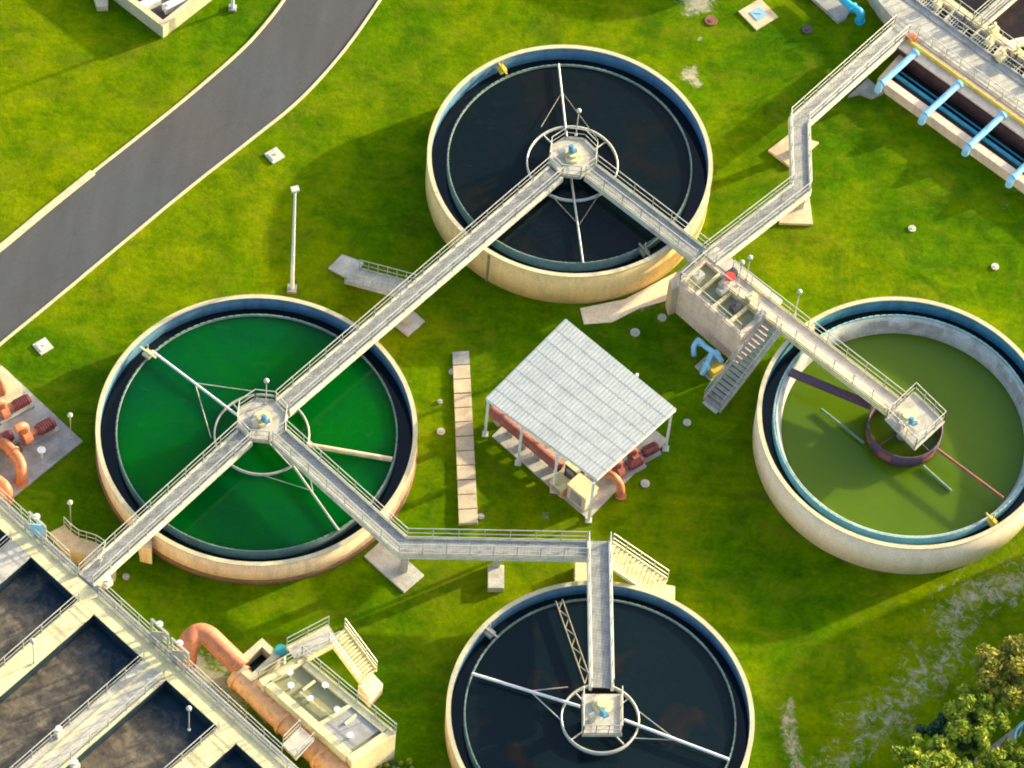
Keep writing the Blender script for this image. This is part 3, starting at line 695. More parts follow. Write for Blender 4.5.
# white cut-off equipment corner, top left
z = 1.2
root = empty('filter_box', W(163, 28, 0), 'cream walled equipment box with white units cut by the top edge', 'equipment box')
def poly_wall(root, outer, wd_px, z0, z1, m_, name='wall'):
    P = Ws(outer, z1)
    for i in range(len(P) - 1):
        u = (P[i + 1] - P[i]).normalized(); s_ = Vector((-u.y, u.x, 0)) * wd_px
        mb = MB(); mb.prism([P[i], P[i + 1], P[i + 1] + s_, P[i] + s_], z0, z1 + .003 * (i % 3)); mb.build(name, M[m_], root)
poly_wall(root, [(60, -52), (163, 27), (290, -72)], .42, 0, z, 'cope')
mb = MB(); mb.prism(Ws([(66, -52), (163, 20), (284, -72)], .5), .2, .3); mb.build('floor', M['dark'], root)
for (x, y, l, m_) in ((148, 4, 1.7, 'white_steel'), (177, 3, 2.0, 'white_steel'), (160, -10, 1.5, 'galv')):
    p = W(x, y, .7); mb = MB(); mb.box((p.x, p.y, .65), (l, .55, .6), R(38)); mb.box((p.x, p.y, 1.0), (l * .8, .25, .14), R(38)); mb.build('white_unit', M[m_], root, bevel=.03)
pad('small cream block at the top edge left of the equipment box', [(93, -6), (108, -8), (108, 6), (97, 7)], .5, 'cope', 'landing_block')

# ------------------------------------------------------------------ pavilion
zr = lambda px, py: 0
roof_c = [W(485.5, 398, 3.85), W(565.5, 318.5, 4.2), W(676.5, 409, 4.95), W(597, 479.5, 4.75)]
pav = empty('roofed_shelter', W(575, 470, 0), 'open shelter with a white sheet roof over red pumps', 'shelter')
mb = MB(); nn = 72
LA, LB = [roof_c[0].lerp(roof_c[3], i / nn) for i in range(nn + 1)], [roof_c[1].lerp(roof_c[2], i / nn) for i in range(nn + 1)]
vv = []; fs = []
for i in range(nn + 1):
    k = .016 if i % 2 else 0
    for p in (LA[i], LB[i]): vv += [(p.x, p.y, p.z + k), (p.x, p.y, p.z + k - .05)]
for i in range(nn):
    o = 4 * i; fs += [[o, o + 2, o + 6, o + 4], [o + 1, o + 5, o + 7, o + 3], [o, o + 4, o + 5, o + 1], [o + 2, o + 3, o + 7, o + 6]]
fs += [[0, 1, 3, 2], [4 * nn, 4 * nn + 2, 4 * nn + 3, 4 * nn + 1]]
mb.add(vv, fs); roof_o = mb.build('roof', M['roof'], pav)
mb = MB()
for t_ in [k / 8 for k in (1, 2, 3, 4, 5, 6, 7)]:
    a, b = roof_c[0].lerp(roof_c[1], t_), roof_c[3].lerp(roof_c[2], t_); mb.bar(a + Vector((0, 0, .022)), b + Vector((0, 0, .022)), .02, .008)
mb.build('sheet_seam', M['roof'], roof_o)
for i in range(4):
    a, b = roof_c[i] - Vector((0, 0, .14)), roof_c[(i + 1) % 4] - Vector((0, 0, .14)); cc = sum(roof_c, Vector()) / 4
    mb = MB(); mb.bar(a.lerp(cc - Vector((0, 0, .14)), .01), b.lerp(cc - Vector((0, 0, .14)), .01), .1, .16); mb.build('fascia', M['white_steel'], pav)
for t_ in (.2, .4, .6, .8):
    a, b = roof_c[0].lerp(roof_c[3], t_) - Vector((0, 0, .17)), roof_c[1].lerp(roof_c[2], t_) - Vector((0, 0, .17)); mb = MB(); mb.bar(a, b, .1, .16); mb.build('rafter', M['galv'], pav)
def post(q0, zt):
    mb = MB(); mb.box((q0.x, q0.y, zt / 2), (.17, .17, zt)); p = mb.build('post', M['white_steel'], pav)
    mb = MB(); mb.box((q0.x, q0.y, .09), (.4, .4, .14)); mb.build('base_block', M['beam'], p)
for (x, y, zt) in ((485, 435, 3.7), (518, 463.5, 3.9), (553, 491, 4.15), (588.5, 521, 4.5), (665.5, 449.5, 4.7), (627, 486, 4.6)):
    if (x, y) == (627, 486): continue
    post(W(x, y, 0), zt)
for (f, g) in (((485, 435), (665.5, 449.5)),):
    pass
back = [W(485, 435, 0) + (roof_c[1] - roof_c[0]) * t_ for t_ in (1.0,)] + [W(518, 463.5, 0) + (roof_c[1] - roof_c[0])] + [W(553, 491, 0) + (roof_c[1] - roof_c[0])]
for q, zt in zip(back, (4.0, 4.2, 4.5)): post(q, zt)
mb = MB(); mb.prism(Ws([(492, 436), (568, 362), (668, 440), (588, 519)], .1), -.1, .1); mb.build('floor_slab', M['slab'], pav)
# red pipe under the eave
root = empty('red_header_pipe', W(530, 440, 0), 'dark red header pipe under the left eave of the white roof', 'pipe')
mb = MB(); mb.tube([W(491, 410, .9), W(560, 468, .9)], .34, 16); mb.build('pipe', M['rust'], root)
for k in range(5):
    q = W(491, 410, .9).lerp(W(560, 468, .9), .1 + k * .2); mb = MB(); mb.box((q.x, q.y, .35), (.3, .5, .6), .8); mb.build('pipe_support', M['grey_c'], root)
def tankbox(label, px, py, sx, sy, h, rz, m_, name='equipment_cabinet'):
    p = W(px, py, 0); root = empty(name, p, label, 'cabinet', 'cabinets under the shelter roof')
    mb = MB(); mb.box((p.x, p.y, .1 + h / 2), (sx, sy, h), rz); b_ = mb.build('body', M[m_], root, bevel=.04)
    mb = MB(); mb.box((p.x, p.y, .1 + h + .03), (sx + .1, sy + .1, .06), rz); mb.build('lid', M['cream'], root, bevel=.01)
    Q = Matrix.Rotation(rz, 3, 'Z'); q = p + Q @ Vector((0, -sy / 2 - .03, 0)); mb = MB(); mb.box((q.x, q.y, .1 + h * .5), (sx * .6, .04, h * .6), rz); mb.build('door', M['grey_c'], root)
RZP = math.atan2((roof_c[3] - roof_c[0]).y, (roof_c[3] - roof_c[0]).x)
tankbox('peach cabinet beside the third post from the left of the shelter', 560, 490, 1.0, .9, .8, RZP, 'peach_pipe')
tankbox('large pale pink cabinet at the lower corner of the shelter', 581, 500, 1.5, 1.1, 1.5, RZP, 'pinkish')
tankbox('dark cabinet behind the pink cabinet in the shelter', 574, 478, 1.0, .8, 1.5, RZP, 'dark')
def pump(label, px, py, rz, z0=.1, vol='orange', mot='dark_red', s_=1.0, group='red pumps with orange casings'):
    p = W(px, py, 0); root = empty('pump', p, label, 'pump', group)
    Q = Matrix.Rotation(rz, 3, 'Z')
    def L(x, y, z_): return p + Q @ Vector((x * s_, y * s_, z0 + z_ * s_))
    mb = MB(); mb.box(L(.2, 0, .12), (2.3 * s_, .7 * s_, .24 * s_), rz); mb.build('base_plinth', M['grey_c'], root)
    mb = MB(); mb.tube([L(.15, 0, .7), L(1.2, 0, .7)], .3 * s_, 14)
    for k in range(6): mb.tube([L(.3 + k * .14, 0, .7), L(.35 + k * .14, 0, .7)], .36 * s_, 14)
    mb.build('motor', M[mot], root)
    mb = MB(); mb.tube([L(-.75, 0, .7), L(-.3, 0, .7)], .45 * s_, 18); mb.tube([L(-.3, 0, .7), L(.15, 0, .7)], .16 * s_, 10); mb.build('casing', M[vol], root)
    mb = MB(); mb.tube(smooth_path([L(-.5, .1, 1.0), L(-.5, .1, 1.5), L(-.7, .1, 1.75), L(-1.1, .1, 1.8)], 4), .22 * s_, 12); mb.build('discharge_pipe', M[vol], root)
pump('dark red pump at the right corner of the shelter floor', 640, 461, R(38), mot='dark_red', vol='rust', group='red pumps under the shelter')
pump('dark red pump second from the right corner in the shelter', 625, 474, R(38), mot='dark_red', vol='rust', group='red pumps under the shelter')
root = empty('orange_elbow_pipe', W(615, 480, 0), 'bright orange elbow pipe at the lower right edge of the shelter', 'pipe')
mb = MB(); mb.tube(smooth_path([W(607, 474, 1.2), W(614, 477, 1.4), W(620, 485, 1.0), W(621, 494, .3)], 5), .26, 14); mb.build('pipe', M['orange'], root)
mb = MB(); q = W(621, 494, .3); mb.cyl((q.x, q.y, .1), .36, .1, 16); mb.build('flange', M['orange'], root)

# ------------------------------------------------------------------ splitter box
zt = ZD - .05
sb = empty('splitter_box', W(710, 330, 0), 'pinkish concrete splitter box with red valve between the two right tanks', 'splitter box')
P1, P2, P3, P4 = Ws([(677, 281), (741, 336), (772, 310), (706, 256)], zt)
def frame(P, wd, z0, z1, m_, root, name='wall'):
    n = len(P)
    cc = sum(P, Vector()) / n
    for i in range(n):
        a, b = P[i], P[(i + 1) % n]; u = (b - a).normalized(); s_ = Vector((-u.y, u.x, 0))
        if s_.dot(cc - a) < 0: s_ = -s_
        e = wd if i % 2 else 0
        mb = MB(); mb.prism([a + u * e, b - u * e, b - u * e + s_ * wd, a + u * e + s_ * wd], z0, z1); mb.build(name, m_, root)
frame([P1, P2, P3, P4], .3, -.2, zt, M['pinkish'], sb)
mb = MB(); mb.prism([P1.lerp(P3, .06), P2.lerp(P4, .06), P3.lerp(P1, .06), P4.lerp(P2, .06)], zt - .7, zt - .32); mb.build('chamber_floor', M['water_box'], sb)
for t_ in (.25, .5, .76):
    a, b = P1.lerp(P2, t_), P4.lerp(P3, t_); mb = MB(); mb.prism([a.lerp(b, .06) , a.lerp(b, .94), a.lerp(b, .94) + (P2 - P1).normalized() * .22, a.lerp(b, .06) + (P2 - P1).normalized() * .22], zt - 1.2, zt - .01); mb.build('divider', M['cream'], sb)
for (x, y, m_) in ((698, 279, 'galv'), (722, 292, 'grey_c'), (735, 309, 'dark'), (751, 300, 'cream'), (760, 318, 'grey_c'), (731, 276, 'dark')):
    q = W(x, y, zt); mb = MB(); mb.box((q.x, q.y, zt + .25), (.7, .45, .5), .8); mb.tube([(q.x, q.y, zt + .5), (q.x, q.y, zt + .95)], .05, 8); mb.build('gate_actuator', M[m_], sb, bevel=.02)
q = W(730, 278, zt + .6); mb = MB(); mb.cyl((q.x, q.y, zt), .07, .7, 10); mb.build('valve_stem', M['galv'], sb)
mb = MB(); mb.cyl((q.x, q.y, zt + .7), .34, .12, 20); mb.build('valve_wheel', M['red'], sb)
mb = MB(); a, b = P4 + (P4 - P1).normalized() * .05, P3 + (P3 - P2).normalized() * .05
mb.strip([P4, P3], [P4 + (P4 - P1).normalized() * 1.0, P3 + (P4 - P1).normalized() * 1.0], .06, -.25); mb.build('side_deck', M['slab'], sb)
rail_mb([P1.lerp(P3, .03) , P2.lerp(P4, .03)], 1.05, 1.3).build('railing', M['galv'], sb)
rail_mb([P1.lerp(P3, .03), P4.lerp(P2, .03)], 1.05, 1.3).build('railing', M['galv'], sb)
mb = MB(); mb.strip([P1 - Vector((0, 0, 2.2)) , P2 - Vector((0, 0, 2.2))], [P1 - Vector((0, 0, 2.2)) + Vector((-.05, -.08, 0)), P2 - Vector((0, 0, 2.2)) + Vector((-.05, -.08, 0))], .06, 0); mb.build('ledge', M['pinkish'], sb)
# small footing at the box corner by the tank
pad('buff landing between the upper black tank and the splitter box', [(669, 280), (688, 262), (700, 258), (708, 264), (682, 286), (672, 290)], 2.9, 'tan', 'landing_block')

# blue pump unit
bp = empty('blue_pipe_unit', W(706, 366, 0), 'pale blue valve pipework on a small pad below the splitter box', 'pipework')
q = W(708, 366, .1)
mb = MB(); mb.prism(Ws([(695, 366), (710, 352), (728, 366), (711, 380)], .15), -.1, .15); mb.build('pad', M['slab'], bp)
mb = MB(); mb.tube(smooth_path([W(694, 355, .2), W(694, 346, .9), W(699, 341, 1.1), W(706, 347, 1.1), W(716, 354, 1.0), W(722, 362, .8)], 5), .17, 12); mb.build('pipe', M['blue_pipe'], bp)
mb = MB(); mb.tube(smooth_path([W(712, 352, 1.0), W(707, 364, .9), W(702, 374, .3)], 5), .17, 12); mb.build('pipe', M['blue_pipe'], bp)
for x, y, z_ in ((699, 342, 1.1), (717, 354, 1.0), (706, 366, .8)):
    p = W(x, y, z_); mb = MB(); mb.tube([p - Vector((.06, .06, 0)), p + Vector((.06, .06, 0))], .3, 14); mb.build('flange', M['blue_pipe'], bp)
p = W(716, 369, .5); mb = MB(); mb.box((p.x, p.y, .45), (.9, .6, .55), .7); mb.build('motor_box', M['yellow'], bp, bevel=.04)

# ------------------------------------------------------------------ left pump pad
pp = [(-90, 296), (5, 368), (83, 441), (2, 506), (-110, 430)]
mb = MB(); mb.prism(Ws(pp, .12), -.15, .12)
tag(mb.build('equipment_slab', M['grey_c'], None, bevel=.02), 'grey concrete slab at the left edge carrying the red pumps', 'concrete pad')
mb = MB(); mb.prism(Ws([(-30, 372), (2, 366), (21, 385), (22, 396), (-4, 410), (-30, 400)], .5), .12, .5)
tag(mb.build('plinth', M['cope'], None, bevel=.03), 'bright cream plinth on the slab at the left edge', 'plinth')
RZ1 = R(40)
pump('dark red pump nearest the cream plinth at the left edge', 12, 415, RZ1, .12, s_=1.05, group='red pumps with orange casings')
pump('dark red pump nearest the outer corner of the slab at the left edge', 35, 440, RZ1, .12, s_=1.15, group='red pumps with orange casings')
root = empty('orange_pipe_run', W(18, 470, 0), 'salmon orange pipe with an elbow at the front of the left slab', 'pipe')
mb = MB(); mb.tube(smooth_path([W(-30, 425, .9), W(2, 442, .9), W(14, 454, .95), W(20, 463, .9), W(21.5, 474, .6), W(21, 482, .1)], 5), .36, 16); mb.build('pipe', M['orange'], root)
mb = MB(); p = W(13, 452, .95); d_ = Vector((.5, -.6, 0)).normalized(); mb.tube([p - d_ * .06, p + d_ * .06], .46, 16); mb.build('flange', M['orange'], root); mb = MB(); p = W(21, 482, .12); mb.cyl((p.x, p.y, .12), .46, .08, 16); mb.build('flange', M['orange'], root)
root = empty('orange_pipe_run', W(2, 495, 0), 'short salmon pipe elbow cut by the left edge above the basin', 'pipe')
mb = MB(); mb.tube(smooth_path([W(-22, 470, .9), W(0, 483, .95), W(6, 491, .8), W(6, 499, .1)], 5), .40, 16); mb.build('pipe', M['orange'], root)
p = W(6, 499, .12); mb = MB(); mb.cyl((p.x, p.y, .12), .5, .08, 16); mb.build('flange', M['orange'], root)
root = empty('orange_pipe_run', W(0, 400, 0), 'salmon vertical pipe beside the cream plinth at the left edge', 'pipe')
mb = MB(); mb.tube(smooth_path([W(-20, 385, .9), W(-2, 380, 1.2), W(2, 388, .9), W(2, 396, .1)], 5), .28, 14); mb.build('pipe', M['orange'], root)
p = W(2, 396, .12); mb = MB(); mb.cyl((p.x, p.y, .12), .38, .08, 16); mb.build('flange', M['orange'], root)
pump('dark red pump half hidden at the left edge behind the long orange pipe', -6, 452, RZ1, .12, s_=1.1, group='red pumps with orange casings')
root = empty('valve_stand', W(42, 455, 0), 'thin white valve stand on the slab in front of the red pump', 'valve')
p = W(42, 458, .12); mb = MB(); mb.tube([p, p + Vector((0, 0, .9))], .07, 8); mb.build('stem', M['white_steel'], root)
mb = MB(); mb.tube([p + Vector((0, 0, .9)), p + Vector((0, 0, .96))], .26, 14); mb.build('wheel', M['white_steel'], root)

# ------------------------------------------------------------------ SW aeration basin
zb = ZD - .05; SL = .91
ab = empty('aeration_basin', W(150, 700, 0), 'large rectangular basin of brown water cells at lower left', 'basin')
def lo_(x): return 604 + SL * (x - 109)
def li_(x): return 614 + SL * (x - 94)
mb = MB(); mb.prism(Ws([(-90, lo_(-90)), (340, lo_(340)), (340, li_(340)), (-90, li_(-90))], zb), -.2, zb); mb.build('outer_wall', M['cream'], ab)
q0, q1 = W(-90, li_(-90), zb), W(340, li_(340), zb); e = (W(60, 700, zb) - W(94, 614, zb)).normalized(); mb = MB(); mb.prism([q0 + e * .003, q1 + e * .003, q1 + e * .03, q0 + e * .03], -.2, zb - .10); mb.build('shade_lining', M['lining_blue'], ab)  # thin dark sheet added as shade below the wall top
def cross(x0, y0, x1, y1, m_, L=150, k=-.87, dz=-.006, name='cross_wall', z0=-.2, zz=None):
    z1 = (zb if zz is None else zz) + dz
    Q = Ws([(x0, y0), (x1, y1), (x1 - L, y1 - k * L), (x0 - L, y0 - k * L)], z1)
    mb = MB(); mb.prism(Q, z0, z1); o = mb.build(name, M[m_], ab)
    if name == 'cross_wall':
        e = (Q[1] - Q[0]).normalized() * .03; mb = MB(); mb.prism([Q[1] + e * .2, Q[1] + e, Q[2] + e, Q[2] + e * .2], z0, z1 - .10); mb.build('shade_lining', M['lining_blue'], ab)  # painted shade sheet along the cross wall face
    return o
cross(11, 538.5, 31, 556.5, 'slab'); cross(78, 599.5, 94, 614, 'cream'); cross(143, 658.5, 166, 679.5, 'slab'); cross(218, 727, 236, 743, 'cream'); cross(290, 792, 306, 806, 'cream')
mb = MB(); mb.prism([W(-90, li_(-90), zb - .9) + Vector((0, 0, 0)), W(340, li_(340), zb - .9), W(150, li_(340) + 170, zb - .9), W(-260, li_(-90) + 170, zb - .9)], zb - 1.02, zb - .92)
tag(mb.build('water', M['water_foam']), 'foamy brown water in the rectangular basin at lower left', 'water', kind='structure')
# pale edging on wall 2 and rails
for (x0, y0) in ((150, 664.5), (163, 676.5)):
    cross(x0, y0, x0 + 2.5, y0 + 2.2, 'cream', dz=.012, name='edge_strip', z0=zb - .1)
up3 = Vector((0, 0, zb))
rail_mb([W(-90, lo_(-90) + 1.5, zb), W(77, lo_(77) + 1.5, zb)]).build('railing', M['galv'], ab)
rail_mb([W(99, lo_(99) + 1.5, zb), W(340, lo_(340) + 1.5, zb)]).build('railing', M['galv'], ab)
for (x0, y0) in ((11.5, 540), (79, 601), (144, 660.5), (219, 729), (164, 678.5)):
    rail_mb([W(x0, y0, zb), W(x0 - 150, y0 + .87 * 150, zb)]).build('railing', M['galv'], ab)
# outside service walkway strip
mb = MB(); mb.strip([W(-90, lo_(-90), zb), W(340, lo_(340), zb)], [W(-90, lo_(-90) - 9, zb), W(340, lo_(340) - 9, zb)], -.02, -.14); mb.build('service_walk', M['deck'], ab)
rail_mb([W(-90, lo_(-90) - 8, zb), W(70, lo_(70) - 8, zb)]).build('railing', M['galv'], ab)
rail_mb([W(104, lo_(104) - 8, zb), W(282, lo_(282) - 8, zb)]).build('railing', M['galv'], ab)
# gates with slanted frames standing on the wall
def gate(label, px, py):
    p = W(px, py, zb); root = empty('sluice_gate_frame', p, label, 'gate frame', 'grey sluice gate frames on the basin wall')
    d_ = (W(100, lo_(100), zb) - W(50, lo_(50), zb)).normalized()
    mb = MB(); a, b = p - d_ * .7, p + d_ * .7; up = Vector((0, 0, 1.8))
    mb.bar(a, a + up, .12, .12); mb.bar(b, b + up, .12, .12); mb.bar(a + up, b + up, .14, .14); mb.build('frame', M['galv'], root)
    mb = MB(); mb.bar(p + Vector((0, 0, .1)), p + Vector((0, 0, 1.2)), .9, .06); mb.build('gate_plate', M['blue_pipe'] if px < 60 else M['galv'], root)
    mb = MB(); mb.tube([p + Vector((0, 0, 1.8)), p + Vector((0, 0, 2.3))], .06, 8); mb.cyl(p + Vector((0, 0, 2.1)), .2, .08, 12); mb.build('hand_wheel', M['white_steel'], root)
gate('grey sluice gate frame on the basin wall left of the curved steps', 38, 535); gate('grey sluice gate frame on the basin wall beside the orange pipe bend', 180, 661)
gate('grey sluice gate frame on the basin wall near the wide grey cross walk', 160, 642)
for (x, y, l) in ((59, 735, 'small white fitting on the wide grey cross walk of the basin'), (75, 768, 'white valve cluster at the lower edge of the wide cross walk'), (108, 585, 'cream valve block on the basin wall right of the walkway end')):
    p = W(x, y, zb); root = empty('valve_block', p, l, 'valve')
    mb = MB(); mb.box(p + Vector((0, 0, .25)), (.5, .4, .5), .8); mb.build('body', M['beam'], root, bevel=.03)
    mb = MB(); mb.cyl(p + Vector((0, 0, .5)), .06, .3, 8); mb.cyl(p + Vector((0, 0, .78)), .2, .06, 12); mb.build('hand_wheel', M['white_steel'], root)

# big peach pipe
root = empty('large_peach_pipe', W(270, 720, 0), 'large peach coloured pipe running beside the brown basin', 'pipe')
mb = MB(); mb.tube(smooth_path([W(186, 664, 1.5), W(187, 651, 2.4), W(190, 641, 2.9), W(198, 634, 3.0), W(208, 636, 3.0), W(222, 649, 2.7), W(242, 668, 2.2)], 6), .64, 20); mb.build('pipe_bend', M['orange'], root)
mb = MB(); mb.tube(smooth_path([W(236, 674, 1.8), W(252, 689, 1.75), W(292, 728, 1.7), W(360, 792, 1.7)], 4), .76, 24); mb.build('pipe_run', M['peach_pipe'], root)
for (x, y) in ((286, 722), (240, 678), (322, 757)):
    d_ = (W(292, 728, 1.7) - W(252, 689, 1.7)).normalized(); p = W(x, y, 1.72); mb = MB(); mb.tube([p - d_ * .09, p + d_ * .09], .88, 24); mb.build('flange', M['peach_pipe'], root)
for (x, y) in ((262, 699), (310, 745)):
    p = W(x, y, 1.72); mb = MB(); mb.box((p.x, p.y, .55), (.5, 1.5, 1.1), R(45)); mb.build('saddle', M['grey_c'], root)

# ------------------------------------------------------------------ SW gate box
gb = empty('gate_chamber', W(320, 700, 0), 'cream gate chamber with grey hatches beside the peach pipe', 'chamber')
zg = 3.2
O = Ws([(259, 680), (302, 655), (396, 733), (352, 762)], zg); I_ = Ws([(268, 683), (300, 665), (386, 736), (352, 752)], zg)
frame(O, .5, -.2, zg, M['cream'], gb)
mb = MB(); mb.prism([O[0].lerp(O[2], .05), O[1].lerp(O[3], .05), O[2].lerp(O[0], .05), O[3].lerp(O[1], .05)], zg - .6, zg - .25); mb.build('chamber_floor', M['water_box'], gb)
mb = MB(); aa, bb = O[0].lerp(O[3], .57), O[1].lerp(O[2], .57); uu = (O[3] - O[0]).normalized() * .25
mb.prism([aa.lerp(bb, .05), aa.lerp(bb, .95), aa.lerp(bb, .95) + uu, aa.lerp(bb, .05) + uu], zg - .9, zg - .006); mb.build('divider', M['cream'], gb)
mb = MB(); mb.prism([aa.lerp(bb, .08) + uu, aa.lerp(bb, .92) + uu, O[2].lerp(O[0], .10), O[3].lerp(O[1], .10)], zg - .24, zg - .10); mb.build('hatch_plate', M['grey_c'], gb)
for (x0, y0, x1, y1) in ((303, 690, 315, 681), (345, 724, 356, 715), (300, 692, 330, 716)):
    mb = MB(); mb.bar(W(x0, y0, zg - .05), W(x1, y1, zg - .05), .14, .14); mb.build('stop_rail', M['cream'], gb)
for (x, y) in ((291, 687), (325, 687), (290, 674), (350, 737), (337, 711), (310, 700)):
    p = W(x, y, zg); mb = MB(); mb.cyl((p.x, p.y, zg - .3), .06, .5, 10); mb.cyl((p.x, p.y, zg + .2), .2, .06, 14); mb.build('valve_wheel', M['white_steel'], gb)
rail_mb([O[1], O[2].lerp(O[1], .02), O[2]]).build('railing', M['galv'], gb); rail_mb([O[0], O[1]]).build('railing', M['galv'], gb)
mb = MB(); mb.prism(Ws([(296, 758), (282, 744), (300, 726), (314, 739)], zg), zg - .3, zg - .01); mb.build('link_slab', M['slab'], gb)
rail_mb([W(283, 745, zg), W(300, 728, zg)]).build('railing', M['galv'], gb); rail_mb([W(297, 758, zg), W(314, 741, zg)]).build('railing', M['galv'], gb)
hb = empty('inlet_hatch_box', W(256, 660, 0), 'small cream hatch box with a dark square opening at the pipe bend', 'hatch box')
H4 = Ws([(232, 664), (262, 638), (281, 655), (252, 682)], 2.6); frame(H4, .42, -.1, 2.6, M['cope'], hb)
mb = MB(); mb.prism([H4[0].lerp(H4[2], .08), H4[1].lerp(H4[3], .08), H4[2].lerp(H4[0], .08), H4[3].lerp(H4[1], .08)], 1.5, 1.7); mb.build('dark_opening', M['water_inlet'], hb)
root = empty('teal_valve', W(282, 655, 0), 'small teal valve cap with a white collar behind the gate chamber', 'valve')
p = W(281, 655, 2.0); mb = MB(); mb.cyl((p.x, p.y, 0), .3, 2.3, 16); mb.build('stem', M['white_steel'], root)
mb = MB(); mb.cyl((p.x, p.y, 2.3), .38, .35, 18); mb.build('cap', M['teal'], root)
# walkway and stair round the chamber
walkway('walkway', 'short cream walkway behind the gate chamber', [W(292, 655, zg), W(334, 633, zg)], wd=1.3, beam_m='cream', deck_m='slab')
stair('cream staircase from the gate chamber walkway down to a pink landing', W(337, 634, zg - .05), W(369, 677, 1.2), 1.35, 14, 'cream', 'cream')
pad('pinkish landing at the foot of the gate chamber staircase', [(358, 685), (372, 672), (383, 684), (370, 699)], 1.15, 'pinkish', 'landing_block')

# ------------------------------------------------------------------ NE channel basin
zn = .95; zp = 1.4
nb = empty('channel_basin', W(950, 90, 0), 'concrete channel basin with blue crossing pipes at upper right', 'basin')
DX, DY = 43.5, 31.3
def ln(x, y, k): return (x + DX * k, y + DY * k)
def band(p, q, k0, k1, z0, z1, m_, name, zr_=None):
    mb = MB(); mb.prism(Ws([ln(*p, k0), ln(*p, k1), ln(*q, k1), ln(*q, k0)], z1 if zr_ is None else zr_), z0, z1); return mb.build(name, M[m_], nb)
band((884, 83), (889, 78), 0, 5, -.2, zn, 'pinkish', 'outer_wall')
band((880, 80), (904, 53), -.05, .07, -.2, zn + .01, 'tan', 'end_wall')
band((900.5, 49), (910, 37), -.1, 5, -.2, zp, 'pinkish', 'inner_wall')
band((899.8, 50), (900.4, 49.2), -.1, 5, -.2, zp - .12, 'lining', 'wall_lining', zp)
band((911, 37), (928, 17), -.45, 5, -.2, zp - .02, 'slab', 'platform')
band((928, 17), (933, 11), -.9, 5, -.2, zp + .04, 'grey_c', 'platform_edge')
band((955, 12), (960, 5), -1.5, 5, -.2, zp, 'cream', 'channel_wall')
band((933, 11), (955, 12), -1.5, 5, -.2, zp - .7, 'dark', 'machine_pit')
mb = MB(); mb.prism(Ws([(868, -15), (884, 8), (897, 22), (912, 36), (932, 14), (905, -15)], zp), -.2, zp - .008); mb.build('corner_platform', M['slab'], nb)
mb = MB(); mb.prism(Ws([ln(886, 80, 0), ln(886, 80, 5), ln(903, 48, 5), ln(903, 48, 0)], .1), .0, .05)
tag(mb.build('water', M['water_brown']), 'dark brown water in the channel under the blue pipes', 'water', kind='structure')
mb = MB(); mb.prism(Ws([ln(955, 8, -2), ln(955, 8, 5), (1200, 60), (1100, -80), (940, -80)], 1.4), 1.0, 1.15)
tag(mb.build('water', M['water_brown']), 'dark water in the corner basin beyond the grated platform', 'water', kind='structure')
# yellow pipe along the inner wall
yp = empty('yellow_pipe', W(909, 38, 0), 'thin yellow ochre pipe laid along the channel wall', 'pipe')
mb = MB(); mb.tube([W(907, 40, zp + .12), W(*ln(907, 40, 5), zp + .12)], .13, 12); mb.build('pipe', M['yellow'], yp)
mb = MB(); p = W(911, 40, zp); mb.box((p.x, p.y, zp + .2), (.6, .5, .4), .6); mb.build('end_box', M['orange'], yp, bevel=.03)
# cyan header pipe in the channel
ch = empty('cyan_header_pipe', W(900, 70, 0), 'cyan header pipe lying inside the dark channel', 'pipe')
mb = MB(); mb.tube([W(891, 72, .55), W(*ln(891, 72, 5), .55)], .14, 14); mb.build('pipe', M['cyan_pipe'], ch)
mb = MB(); mb.tube([W(894, 67, .3), W(*ln(894, 67, 5), .3)], .06, 10); mb.build('pipe', M['cyan_pipe'], ch)
# blue crossing pipes: built once, then copied
p0, p1 = W(916, 52, 1.65), W(881.5, 83.5, 1.25)
bx = empty('crossing_pipe', p1, 'x', 'pipe', 'pale blue pipes crossing the channel')
mb = MB(); mb.tube([p0, p1], .22, 16); mb.build('pipe', M['blue_pipe'], bx)
mb = MB(); mb.tube(smooth_path([p1, p1 + (p1 - p0).normalized() * .2 - Vector((0, 0, .1)), p1 + (p1 - p0).normalized() * .28 - Vector((0, 0, .55))], 4), .24, 14); mb.build('elbow', M['blue_pipe'], bx)
d_ = (p1 - p0).normalized(); mb = MB(); mb.tube([p0 - d_ * .05, p0 + d_ * .1], .29, 16); mb.build('flange', M['blue_pipe'], bx); mb = MB(); mb.tube([p1 - d_ * .12, p1], .29, 16); mb.build('flange', M['blue_pipe'], bx)
for i, lab in enumerate(('pale blue crossing pipe nearest the zigzag walkway', 'second pale blue crossing pipe from the zigzag walkway', 'third pale blue crossing pipe from the zigzag walkway', 'pale blue crossing pipe cut by the right edge')):
    place(bx, i == 0, W(*ln(881.5, 83.5, i * 1.005), 1.25), lab)
